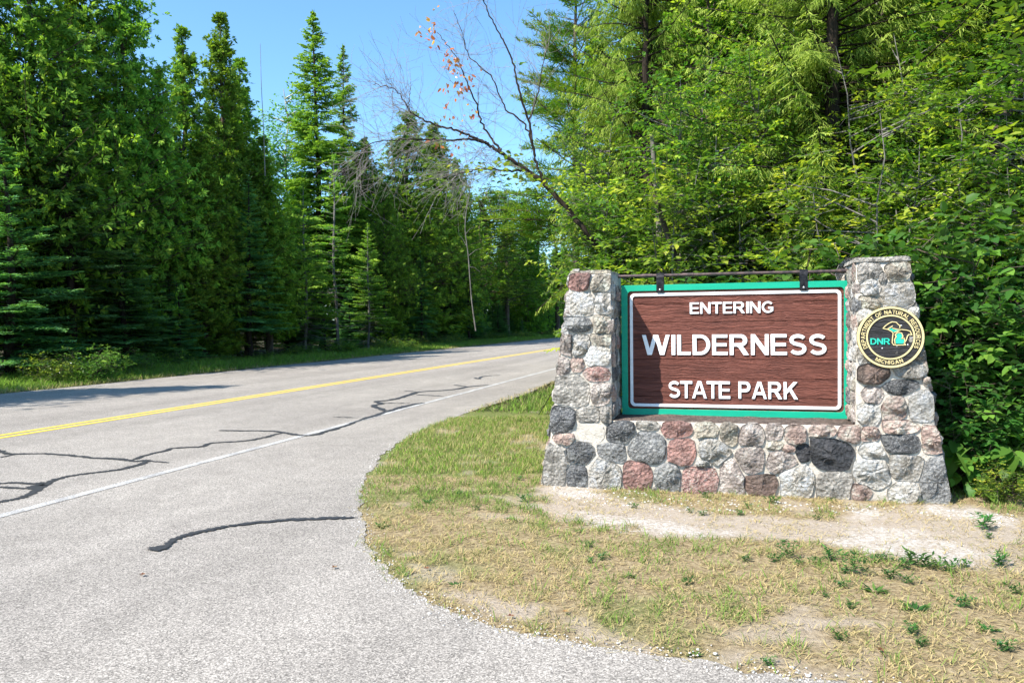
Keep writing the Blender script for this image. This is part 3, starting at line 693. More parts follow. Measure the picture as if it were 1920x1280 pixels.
# --- glyphs -----------------------------------------------------------
def thick(path, t):
    P = np.array(path, float); T = nrm(np.gradient(P, axis=0)); n = len(P); Lf = []; Rt = []
    for i in range(n):
        if i == 0: d_ = nrm(P[1]-P[0]); nn = np.array([-d_[1], d_[0]])
        elif i == n-1: d_ = nrm(P[-1]-P[-2]); nn = np.array([-d_[1], d_[0]])
        else:
            a = nrm(P[i]-P[i-1]); b = nrm(P[i+1]-P[i]); na = np.array([-a[1], a[0]]); nb_ = np.array([-b[1], b[0]]); nn = na+nb_; nn = nn/max(.35, nn@na)
        Lf.append(P[i]+nn*t/2); Rt.append(P[i]-nn*t/2)
    return [tuple(p) for p in Lf]+[tuple(p) for p in Rt[::-1]]
def arc(cx, cy, rx, ry, a0, a1, k=12): return [(cx+rx*math.cos(R(a0+(a1-a0)*i/k)), cy+ry*math.sin(R(a0+(a1-a0)*i/k))) for i in range(k+1)]
T_ = .187
def glyph(ch, t=T_):
    h = t/2
    if ch == 'I': return [[(0, 0), (t, 0), (t, 1), (0, 1)]], t
    if ch == 'L': return [[(0, 0), (.66, 0), (.66, t*.85), (t, t*.85), (t, 1), (0, 1)]], .66
    if ch == 'E':
        e = t*.85; return [[(0, 0), (.74, 0), (.74, e), (t, e), (t, .42), (.69, .42), (.69, .42+e), (t, .42+e), (t, 1-e), (.72, 1-e), (.72, 1), (0, 1)]], .74
    if ch == 'F':
        e = t*.85; return [[(0, 0), (t, 0), (t, .41), (.62, .41), (.62, .41+e), (t, .41+e), (t, 1-e), (.68, 1-e), (.68, 1), (0, 1)]], .68
    if ch == 'T':
        e = t*.88; return [[(.4-h, 0), (.4+h, 0), (.4+h, 1-e), (.8, 1-e), (.8, 1), (0, 1), (0, 1-e), (.4-h, 1-e)]], .8
    if ch == 'H': return [[(0, 0), (t, 0), (t, .43), (.82-t, .43), (.82-t, 0), (.82, 0), (.82, 1), (.82-t, 1), (.82-t, .6), (t, .6), (t, 1), (0, 1)]], .82
    if ch == 'N': return [[(0, 0), (t*.95, 0), (t*.95, .66), (.82-t, 0), (.82, 0), (.82, 1), (.82-t*.95, 1), (.82-t*.95, .34), (t, 1), (0, 1)]], .82
    if ch == 'M': return [[(0, 0), (t*.92, 0), (t*.92, .74), (.5-t*.42, 0), (.5+t*.42, 0), (1-t*.92, .74), (1-t*.92, 0), (1, 0), (1, 1), (1-t*1.4, 1), (.5, .28), (t*1.4, 1), (0, 1)]], 1.
    if ch == 'W':
        return [[(0, 1), (t*1.02, 1), (.375, .33), (.56, 1), (.80, 1), (.985, .33), (1.36-t*1.02, 1), (1.36, 1), (1.095, 0), (.875, 0), (.68, .70), (.485, 0), (.265, 0)]], 1.36
    if ch == 'A': return [[(0, 0), (t*1.05, 0), (.27, .23), (.70, .23), (.97-t*1.05, 0), (.97, 0), (.60, 1), (.37, 1)], [(.325, .39), (.645, .39), (.485, .80)]], .97
    if ch == 'K': return [[(0, 0), (t, 0), (t, .30), (.36, .46), (.66, 0), (.92, 0), (.50, .62), (.88, 1), (.63, 1), (t, .56), (t, 1), (0, 1)]], .92
    if ch == 'D': return [[(0, 0)]+arc(.38, .5, .46, .5, -90, 90, 14)+[(0, 1)], [(t, 1-t*.85)]+arc(.36, .5, .46-t*.87, .5-t*.85, 90, -90, 14)+[(t, t*.85)]], .84
    if ch in 'PR':
        b = arc(.50, .70, .28, .30, -90, 90, 12); hole = [(t, 1-t*.82)]+arc(.47, .70, .115, .135, 90, -90, 8)+[(t, .565)]
        if ch == 'P': return [[(0, 0), (t, 0), (t, .38)]+arc(.48, .69, .31, .31, -90, 90, 12)+[(0, 1)], [(t, 1-t*.85)]+arc(.46, .69, .125, .14, 90, -90, 8)+[(t, .55)]], .79
        return [[(0, 0), (t, 0), (t, .41), (.34, .41), (.42, .35), (.64, 0), (.90, 0), (.68, .34), (.60, .425)]+arc(.53, .71, .29, .29, -60, 90, 12)+[(0, 1)], [(t, 1-t*.82)]+arc(.50, .705, .12, .131, 90, -90, 8)+[(t, .574)]], .90
    if ch == 'O': return [arc(.48, .5, .48, .515, 0, 360, 28)[:-1], arc(.48, .5, .48-t, .515-t*.9, 0, 360, 24)[:-1]], .96
    if ch == 'C': return [thick(arc(.47, .5, .37, .415, 38, 322, 24), t*.95)], .86
    if ch == 'G': return [thick(arc(.48, .5, .38, .415, 42, 305, 24)+[(.80, .22), (.80, .44), (.50, .44)], t*.92)], .90
    if ch == 'U': return [thick([(h, 1), (h, .42)]+arc(.40, .36, .40-h, .36-h*.9, 180, 360, 14)[1:-1]+[(.8-h, .42), (.8-h, 1)], t)], .80
    if ch == 'S':
        p = arc(.40, .72, .29, .19, 25, 180, 10)+[(.125, .64), (.24, .55), (.42, .505), (.60, .45), (.685, .36)]+arc(.40, .29, .295, .20, 10, -155, 12)
        return [thick(p, t*.9)], .80
def text(par, s_, u0, u1, v0, v1, w0, w1, mat, name='letter', gap=.13, bevel=.0015, track=None):
    gl_ = [glyph(c_) if c_ != ' ' else None for c_ in s_]
    tot = sum((g_[1] if g_ else .3) for g_ in gl_)+gap*(len(s_)-1)
    # kern A/T pairs like the sign
    kx = (u1-u0)/tot; ky = v1-v0; x_ = 0
    for i, g_ in enumerate(gl_):
        if g_ is None: x_ += .3+gap; continue
        loops, wd = g_
        extr(name, [[(u0+(x_+p[0])*kx, v0+p[1]*ky) for p in L_] for L_ in loops], w0, w1, mat, par, bevel)
        x_ += wd+gap
def bl_(px, py): a, b = uv(px, py, BW+.035); return a-BL, b-BB
for s_, xa, xb, ytop, ybot, yl, yr in (('ENTERING', 1293.2, 1450.4, 0, 0, (567.5, 588.5), (564, 586.5)), ('WILDERNESS', 1203.4, 1551, 0, 0, (627.3, 664.8), (626.5, 666.3)), ('STATE', 1252.8, 1369.3, 0, 0, (715, 746.5), (714, 747.2)), ('PARK', 1384.5, 1497, 0, 0, (715.6, 747.6), (716, 748.5))):
    a = bl_(xa, yl[0]); b = bl_(xb, yr[0]); c_ = bl_(xa, yl[1]); d_ = bl_(xb, yr[1])
    text(sign, s_, a[0], b[0], (c_[1]+d_[1])/2, (a[1]+b[1])/2, .0115, .025, m_wpaint, gap=.085 if s_ != 'STATE' else -.02)
# hanger straps
for px_, ya, yb in ((1237.5, 511.5, 549), (1507, 503, 545)):
    a = bl_(px_-7.6, yb); b = bl_(px_+7.6, ya); uc = (a[0]+b[0])/2; zt = b[1]
    f_ = (uc+BL-p0[0])/(p1[0]-p0[0]); pz = p0[1]+(p1[1]-p0[1])*f_-BB
    hw = .034; pts = [(.0345, a[1]), (.0345, pz-.02)]+[(.024*math.cos(R(t_))+.0, pz+.024*math.sin(R(t_))) for t_ in range(0, 181, 30)]+[(-.0345, pz-.02), (-.0345, a[1])]
    V = []; 
    for (w_, z_) in pts: V += [(uc-hw, -w_, z_), (uc+hw, -w_, z_)]
    n_ = len(pts); bm = bmesh.new(); vs = [bm.verts.new(v) for v in V]
    for i in range(n_-1): bm.faces.new((vs[2*i], vs[2*i+1], vs[2*i+3], vs[2*i+2]))
    bmesh.ops.solidify(bm, geom=bm.faces, thickness=.006); bmesh.ops.recalc_face_normals(bm, faces=bm.faces)
    st_ = obj('hanger_strap', bm, m_strap, sign)
    bm = bmesh.new(); bmesh.ops.create_uvsphere(bm, u_segments=12, v_segments=8, radius=.0115)
    for v in bm.verts: v.co = Vector((uc+v.co.x, -.041+v.co.y*.8, a[1]+.028+v.co.z))
    obj('bolt', bm, m_bolt, sign, True)

# ------------------------------------------------------------------ round seal
sc_l, sc_t = uv(1607.2, 632, .06), uv(1670.3, 575.3, .06); sc_r, sc_b = uv(1733.6, 632, .06), uv(1670.3, 689, .06)
SR = ((sc_r[0]-sc_l[0])/2+(sc_t[1]-sc_b[1])/2)/2; SU = (sc_l[0]+sc_r[0])/2; SV = (sc_t[1]+sc_b[1])/2
print('seal', SR, SU, SV)
SO = O3+A3*SU+N3*.035+Z3*SV
seal = thing('round_seal_sign', 'round black and gold natural resources emblem mounted on right stone pillar', 'emblem', tuple(SO), -TH)
circ = lambda r, k=64: [(r*math.cos(2*math.pi*i/k), r*math.sin(2*math.pi*i/k)) for i in range(k)]
extr('black_disc', [circ(SR*.985)], -.012, .022, m_blackwood, seal)
extr('outer_gold_ring', [circ(SR), circ(SR*.935)], -.010, .032, m_cream, seal, .001)
extr('inner_gold_ring', [circ(SR*.735), circ(SR*.685)], .0215, .029, m_cream, seal, .0008)
def ringtext(s_, a0, a1, r0, hgt, outward, mat):
    gl_ = [glyph(c_, .17) if c_ != ' ' else None for c_ in s_]; gap = .16
    tot = sum((g_[1] if g_ else .42) for g_ in gl_)+gap*(len(s_)-1); x_ = 0
    for g_ in gl_:
        wd = g_[1] if g_ else .42
        if g_:
            cx = (x_+wd/2)/tot; a = R(a0+(a1-a0)*cx); kx = abs(R(a1-a0))*(r0+hgt/2)/tot
            rr0 = r0
            L2 = []
            for L_ in g_[0]:
                q = []
                for p in L_:
                    dx = (p[0]-wd/2)*kx; dy = p[1]*hgt
                    if outward: ex = (math.sin(a), -math.cos(a)); ey = (math.cos(a), math.sin(a)); o_ = (r0*math.cos(a), r0*math.sin(a))
                    else: ex = (-math.sin(a), math.cos(a)); ey = (-math.cos(a), -math.sin(a)); o_ = ((r0+hgt)*math.cos(a), (r0+hgt)*math.sin(a))
                    q.append((o_[0]+ex[0]*dx+ey[0]*dy, o_[1]+ex[1]*dx+ey[1]*dy))
                L2.append(q)
            extr('letter', L2, .0215, .028, mat, seal)
        x_ += wd+gap
ringtext('DEPARTMENT OF NATURAL RESOURCES', 206, -26, SR*.765, SR*.125, True, m_cream)
ringtext('MICHIGAN', 238, 296, SR*.765, SR*.125, False, m_cream)
def sp_(x, y): return ((x-685)/540*SR, -(y-614)/486*SR)
a, b = sp_(358, 728), sp_(680, 628)
text(seal, 'DNR', a[0], b[0], a[1], b[1], .0215, .030, m_teal, gap=.08, bevel=0)
# gold outline of the two peninsulas, teal land
def gl_line(P, t=.0068): extr('map_outline', [thick([sp_(*p) for p in P], t*SR/.25)], .0215, .030, m_cream, seal)
extr('map_land', [[sp_(*p) for p in [(772, 715), (762, 650), (790, 610), (772, 575), (815, 545), (855, 556), (872, 598), (850, 632), (868, 645), (898, 640), (906, 690), (882, 716)]]], .0215, .0265, m_teal, seal)
extr('map_land', [[sp_(*p) for p in [(640, 482), (705, 470), (745, 495), (840, 492), (790, 512), (735, 530), (700, 505)]]], .0215, .0265, m_teal, seal)
gl_line([(560, 472), (600, 432), (655, 392), (712, 368), (775, 376), (812, 415), (838, 430), (830, 468)])
gl_line([(560, 472), (640, 488), (700, 520), (725, 548), (715, 640), (710, 700), (735, 735), (790, 738)])
gl_line([(640, 478), (690, 452), (720, 432)]); gl_line([(715, 468), (790, 488), (860, 492), (800, 516), (742, 540)])
gl_line([(860, 492), (940, 500), (1000, 520), (1025, 575), (975, 572), (955, 600), (935, 665), (905, 700), (925, 735), (790, 738)])
gl_line([(758, 722), (748, 650), (775, 605), (760, 572), (800, 535), (862, 545), (885, 600), (865, 630), (905, 632), (918, 690), (900, 722)], .007)
for x_, y_ in ((553, 790), (860, 430), (965, 735), (790, 755)):
    bm = bmesh.new(); bmesh.ops.create_uvsphere(bm, u_segments=8, v_segments=6, radius=.0075); c0 = sp_(x_, y_)
    for v in bm.verts: v.co = Vector((c0[0]+v.co.x, -.023+v.co.y*.6, c0[1]+v.co.z))
    obj('bolt', bm, m_bolt, seal, True)

# ================================================================== vegetation
def U(a, b, n=None): return rng.uniform(a, b, n)
def rvec(n): return nrm(rng.normal(0, 1, (n, 3)))

def fir_mesh(name, H, Rr, z0, nb_, twig=.1, strip=.045, droop=-.12, hang=0., sub=3, power=.85, flatn=1.0, tipbright=True, rag=.35, dead=25, trunk_r=.13, sparse=1.0, top=0.02, subl=.38, maxtw=9., skip=False, upj=.0):
    lb_ = LB(); tb = TB()
    zs = np.linspace(0, H, 14); wob = np.c_[np.cumsum(rng.normal(0, .03, 14)), np.cumsum(rng.normal(0, .03, 14)), zs]; wob[:, :2] -= wob[0, :2]
    tb.tube(wob, trunk_r*(1-zs/H)**.8+.008, 8)
    for i in range(nb_):
        f_ = rng.random()**.9; z = z0+(H-z0)*f_; az = U(0, 2*math.pi)
        if skip and math.cos(az+math.pi/2) > .90: continue
        L_ = (Rr*(1-f_)**power+top*H*.12)*U(1-rag, 1+rag*.35)
        dr = np.array([math.cos(az), math.sin(az), 0]); sd = np.array([-math.sin(az), math.cos(az), 0])
        cx = np.interp(z, zs, wob[:, 0]); cy = np.interp(z, zs, wob[:, 1])
        up = .55*f_+droop*(1-f_)*1.2+U(-1, 1)*upj; cv = U(-.1, .12)-U(-.5, 1)*upj*.8
        m = max(3, int(L_/twig)); sv = (np.arange(m)+U(0, 1, m))/m
        ax = lambda s_: np.array([cx, cy, z])+np.outer(s_, dr)*L_+np.outer(up*s_+cv*s_*s_, [0, 0, 1])*L_
        pts = ax(np.linspace(0, 1, 5)); tb.tube(pts, np.linspace(.018, .004, 5)*(.5+L_/2), 3)
        for side in (-1, 1):
            s_ = np.clip(.12+.88*sv**.85, 0, 1)
            keep = rng.random(m) < sparse; s_ = s_[keep]
            if len(s_) == 0: continue
            mm = len(s_)
            o_ = ax(s_); lt = np.minimum(.55*L_, (1-s_)*L_*.55+.12)*U(.6, 1.15, mm); lt = np.minimum(lt, maxtw*U(.6, 1, mm))
            an = U(35, 65, mm)*math.pi/180
            D = np.outer(np.cos(an), dr)+np.outer(np.sin(an)*side, sd)+np.outer(up*.6-hang*U(.5, 1.6, mm)+U(-.15, .12, mm), [0, 0, 1]); D = nrm(D)
            Nn = np.tile([0, 0, 1.], (mm, 1))+rng.normal(0, .35/flatn, (mm, 3))
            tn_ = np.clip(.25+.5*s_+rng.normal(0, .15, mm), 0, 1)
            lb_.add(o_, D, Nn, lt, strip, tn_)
            for q in range(sub):
                for s2 in (-1, 1):
                    t_ = (q+U(.2, .9, mm))/sub
                    side2 = nrm(np.cross(D, Nn))*s2
                    D2 = nrm(D*.75+side2*.7+np.outer(-hang*U(.4, 1.5, mm)*.8, [0, 0, 1])+rng.normal(0, .1, (mm, 3)))
                    lb_.add(o_+D*(lt*t_)[:, None], D2, Nn+rng.normal(0, .2, (mm, 3)), np.maximum(.06, lt*subl*(1.15-t_))*U(.7, 1.3, mm), strip*.85, np.clip(tn_+.25*t_+rng.normal(0, .1, mm), 0, 1))
        lb_.add(ax(np.array([.75])), dr+np.array([0, 0, up]), [0, 0, 1], min(.28, L_*.3+.05), strip, .8)
    # leader
    lb_.add(np.tile([wob[-1, 0], wob[-1, 1], H-.35], (6, 1)), nrm(np.c_[rng.normal(0, .15, (6, 2)), np.ones(6)]), rvec(6), .5, strip, .7)
    for i in range(dead):
        z = U(.3, z0+.6); az = U(0, 6.28); L_ = U(.4, 1.5)*min(1, Rr/1.5); p = np.array([np.interp(z, zs, wob[:, 0]), np.interp(z, zs, wob[:, 1]), z]); d_ = np.array([math.cos(az), math.sin(az), U(-.35, .1)])
        tb.tube(np.stack([p, p+d_*L_*.5, p+d_*L_+np.array([0, 0, U(-.15, .1)])]), [.012, .008, .003], 3)
    return lb_.mesh(name+'_crown', fold=.1), tb.mesh(name+'_trunk')

def cedar_mesh(name, H, Rr, z0, ncl, per=15, sz=.20, strip=.05, shape=.7, trunk_r=.15, open_=.0, twin=False, hang=.5):
    lb_ = LB(); tb = TB()
    zs = np.linspace(0, H*.97, 12); wob = np.c_[np.cumsum(rng.normal(0, .04, 12)), np.cumsum(rng.normal(0, .04, 12)), zs]; wob[:, :2] -= wob[0, :2]
    tb.tube(wob, trunk_r*(1-zs/H)**.8+.01, 8)
    # branches carry clumps of spray
    nbr = int(ncl/9)
    for i in range(nbr):
        f_ = 1-rng.random()**.74; z = z0+(H-z0)*f_; az = U(0, 6.28)
        prof = (1-f_)**shape*(.55+.45*min(1, f_*5))
        lob = .55+.85*float(vnoise(az*1.2+7, z*.6, 3))
        L_ = (Rr*prof*1.12+.04)*lob*U(.6, 1.15)
        dr = np.array([math.cos(az), math.sin(az), U(-.05, .3)+.5*f_]); c0 = np.array([np.interp(z, zs, wob[:, 0]), np.interp(z, zs, wob[:, 1]), z])
        e = c0+dr*L_; tb.tube(np.stack([c0, c0+dr*L_*.5+np.array([0, 0, -.05]), e]), [.02, .012, .004], 3)
        k = 9
        ff = U(.25, 1.0, k); o_ = c0+np.outer(ff, dr)*L_+rng.normal(0, .05+.10*L_, (k, 3))
        o_ = np.repeat(o_, per, 0); m = len(o_)
        cd_ = np.repeat(nrm(dr*.8+rng.normal(0, .5, (k, 3))+np.array([0, 0, .1-hang*.3])), per, 0)
        pn_ = np.repeat(rvec(k), per, 0)
        D = nrm(cd_+rng.normal(0, .55, (m, 3))); D = D-pn_*(np.sum(D*pn_, 1)[:, None])*.6; D[:, 2] -= hang*.25
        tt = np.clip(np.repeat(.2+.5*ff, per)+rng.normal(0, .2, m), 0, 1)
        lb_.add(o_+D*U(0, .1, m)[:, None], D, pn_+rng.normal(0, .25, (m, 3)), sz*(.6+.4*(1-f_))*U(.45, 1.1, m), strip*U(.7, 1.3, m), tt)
    for i in range(14):
        z = U(.4, z0+1.); az = U(0, 6.28); L_ = U(.5, 1.4); p = np.array([0, 0, z]); d_ = np.array([math.cos(az), math.sin(az), U(-.3, .2)])
        tb.tube(np.stack([p, p+d_*L_*.5, p+d_*L_+np.array([0, 0, .1])]), [.014, .009, .003], 3)
    return lb_.mesh(name+'_crown', fold=.06, mid=.55), tb.mesh(name+'_trunk')

def broad_mesh(name, H, Rr, z0, nl, leaf=.07, stems=1, K=9, spread=.9, sprayL=.35, flat_=.8, lobes=6, trunk_r=.05, six=False, asp=.62, droop=.1, lean=0., bare=0):
    lb_ = LB(); tb = TB(); lobec = []
    for s_ in range(stems):
        a = U(0, 6.28); bx = np.array([math.cos(a), math.sin(a), 0])*U(0, .12*stems*min(1, Rr)); out = Rr*.35*(stems > 1)
        hh = H*U(.75, 1.) if stems > 1 else H
        pts = [bx+np.array([math.cos(a)*out*t_**1.3+lean*t_*t_*H, math.sin(a)*out*t_**1.3, hh*t_])+np.r_[rng.normal(0, .04*H/4, 2)*t_, 0] for t_ in np.linspace(0, .96, 9)]
        pts = np.array(pts); tb.tube(pts, np.linspace(trunk_r, trunk_r*.15, 9), 7)
        nbr = max(6, int(lobes*H/stems))
        for i in range(nbr):
            f_ = U(z0/H, 1); z = f_*.96; j = z/.96*8; i0_ = min(7, int(j)); p = pts[i0_]+(pts[i0_+1]-pts[i0_])*(j-i0_)
            az = U(0, 6.28); fr_ = (f_-z0/H)/(1-z0/H+1e-6)
            L_ = Rr*(math.sin(math.pi*min(1, .18+.78*fr_))**.7)*U(.45, 1.05)*spread
            d_ = np.array([math.cos(az), math.sin(az), U(.05, .7)]); e = p+d_*L_; mid_ = p+d_*L_*.5+rng.normal(0, .05*L_, 3)
            tb.tube(np.stack([p, mid_, e]), [trunk_r*.35+.003, trunk_r*.2+.003, .003], 4)
            lobec.append((p, mid_, e, L_))
    nsp = int(nl/K); lobew = np.array([l_[3] for l_ in lobec]); pick = rng.choice(len(lobec), nsp, p=lobew/lobew.sum())
    P0 = np.array([l_[0] for l_ in lobec])[pick]; E0 = np.array([l_[2] for l_ in lobec])[pick]; LL = lobew[pick]
    ff = np.clip(rng.beta(2.2, 1.3, nsp), .1, 1)[:, None]
    o_ = P0+(E0-P0)*ff+rng.normal(0, 1, (nsp, 3))*(.10+.14*LL)[:, None]
    dh = nrm((E0-P0)*np.array([1, 1, .3])/LL[:, None]*.7+rng.normal(0, .6, (nsp, 3))*np.array([1, 1, .4]))
    sh = nrm(np.cross(dh, np.array([0, 0, 1.])))
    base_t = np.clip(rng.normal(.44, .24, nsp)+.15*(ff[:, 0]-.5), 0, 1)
    for q in range(K):
        t_ = (q+.5)/K; sgn = 1 if q % 2 else -1
        D = nrm(dh*.55+sh*sgn*(.8 if q < K-1 else 0)+rng.normal(0, .22, (nsp, 3))+np.array([0, 0, -droop]))
        Nn = np.array([0, 0, 1.])+rng.normal(0, .55*(1.3-flat_), (nsp, 3))
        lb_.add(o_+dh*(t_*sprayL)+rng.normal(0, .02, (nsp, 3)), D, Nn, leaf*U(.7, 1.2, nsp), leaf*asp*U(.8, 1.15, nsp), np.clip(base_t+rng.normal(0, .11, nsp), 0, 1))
    # thin twigs
    sel = rng.choice(nsp, min(nsp, 500), replace=False)
    for i in sel[::2]:
        tb.tube(np.stack([o_[i]-dh[i]*.12, o_[i]+dh[i]*sprayL*.9]), [.004, .0015], 3)
    return lb_.mesh(name+'_crown', six=six, fold=.12, droop=.12), tb.mesh(name+'_trunk')

PROTO = {}
def proto(key, name, meshes, ml, mt):
    cr, tk = meshes; cr.materials.append(ml); tk.materials.append(mt); PROTO[key] = (name, cr, tk)
TREEN = 0
def tree(key, xy, H, H0, label, group=None, rz=None, wide=1.0, cat='tree', z=-.03, parts=('crown', 'trunk'), tilt=None, mat=None):
    nm, cr, tk = PROTO[key]
    t_ = thing(nm, label, cat, (xy[0], xy[1], z), U(0, 6.28) if rz is None else rz, group)
    s_ = H/H0; t_.scale = (s_*wide, s_*wide, s_)
    if tilt: t_.rotation_euler = (tilt[0], tilt[1], t_.rotation_euler[2])
    c_ = bpy.data.objects.new(parts[0], cr); C.objects.link(c_); c_.parent = t_
    if mat:
        c_.material_slots[0].link = 'OBJECT'; c_.material_slots[0].material = mat
    k_ = bpy.data.objects.new(parts[1], tk); C.objects.link(k_); k_.parent = t_
    if parts[1] == 'stems': k_['kind'] = 'stuff'
    return t_

proto('cedarA', 'cedar_tree', cedar_mesh('cedarA', 12, 2.8, .9, 4600, shape=.75), m_cedar, m_bark)
proto('cedarB', 'cedar_tree', cedar_mesh('cedarB', 12, 2.5, .6, 4200, shape=.9), m_cedar, m_bark)
proto('cedarC', 'cedar_tree', cedar_mesh('cedarC', 12, 2.1, 1.2, 3400, shape=1.0, hang=.3), m_cedar, m_bark)
proto('firA', 'fir_tree', fir_mesh('firA', 9, 2.5, .5, 190, sub=3), m_fir, m_bark_dark)
proto('firB', 'fir_tree', fir_mesh('firB', 11, 2.1, 2.0, 210, sub=3, power=1.0), m_fir, m_bark_dark)
proto('spireA', 'spruce_tree', fir_mesh('spireA', 14, 2.1, 3.0, 360, strip=.06, sub=3, power=.8, rag=.55, droop=-.3, hang=.25, flatn=.4), m_cedar, m_bark_dark)
proto('youngA', 'young_fir', fir_mesh('youngA', 7, 1.6, 1.0, 150, sub=3, rag=.3, dead=30, trunk_r=.06), m_youngfir, m_bark_grey)
proto('youngB', 'young_fir', fir_mesh('youngB', 8, 1.2, 2.2, 90, sub=2, rag=.5, dead=45, trunk_r=.06, sparse=.7), m_youngfir, m_bark_grey)
proto('droop', 'spruce_tree', fir_mesh('droop', 13, 3.9, 2.8, 420, upj=.45, twig=.08, strip=.021, sub=3, droop=-.18, hang=.9, flatn=.35, rag=.5, trunk_r=.25, power=.6, sparse=.75, dead=60, subl=.5, maxtw=.6, skip=True), m_spruce, m_bark_dark)
proto('pine', 'pine_tree', fir_mesh('pine', 12, 2.6, 4.0, 120, twig=.10, strip=.03, sub=4, droop=.05, hang=-.12, flatn=.35, rag=.5, power=.55, sparse=1, dead=6, subl=.5), m_pine, m_bark)
proto('aspen', 'aspen_tree', broad_mesh('aspen', 12, 2.1, 3.5, 9000, leaf=.13, K=7, sprayL=.5, flat_=.3, lobes=4, trunk_r=.11, asp=.85), m_aspen, m_birch)
proto('saplA', 'maple_sapling', broad_mesh('saplA', 4.5, 1.35, .9, 3700, leaf=.112, stems=2, K=9, lobes=9, trunk_r=.03, six=True, asp=.68), m_leaf, m_bark_grey)
proto('saplB', 'maple_sapling', broad_mesh('saplB', 4.5, 1.5, .8, 3900, leaf=.10, stems=3, K=9, lobes=10, trunk_r=.03, six=True, asp=.62), m_yleaf, m_bark_grey)
proto('saplH', 'maple_sapling', broad_mesh('saplH', 4.5, 1.3, 2.2, 4200, leaf=.10, stems=2, K=9, lobes=10, trunk_r=.03, six=True, asp=.66), m_yleaf, m_bark_grey)
proto('openT', 'broadleaf_tree', broad_mesh('openT', 9, 2.1, 2.0, 6500, leaf=.115, stems=2, K=7, lobes=6, trunk_r=.05, six=True, asp=.66, sprayL=.42), m_yleaf, m_bark_grey)
proto('leafT', 'broadleaf_tree', broad_mesh('leafT', 10, 2.8, 2.2, 13000, leaf=.13, stems=1, K=9, lobes=6, trunk_r=.13, asp=.7), m_leaf, m_bark)
proto('shrub', 'leafy_shrub', broad_mesh('shrub', 2.0, .85, .1, 2000, leaf=.115, stems=5, K=7, lobes=20, trunk_r=.012, six=True, sprayL=.3, asp=.7), m_under_shade, m_bark)  # shrubs take the darkened leaf, shade between them put into the colour
#proto('broadplant', 'undergrowth_plant', broad_mesh('broadplant', .8, .5, .05, 300, leaf=.16, stems=6, K=5, lobes=40, trunk_r=.007, six=True, sprayL=.25, asp=.62, droop=.25), m_under_shade, m_bark)
proto('bush', 'roadside_bush', broad_mesh('bush', 1.3, .75, .05, 2400, leaf=.10, stems=7, K=7, lobes=26, trunk_r=.01, sprayL=.3, asp=.5, flat_=.4), m_bright, m_bark)

def lp(px, b):
    """ground point seen in column px, b metres behind the far road edge"""
    k = (px-960)/F; o_ = LE-b; Z = o_/(RP[0]*k+RP[1]); return np.array([k*Z, Z])
def hz(px, py, Z): return CH+(603-.0112*(px-960)-py)/F*Z

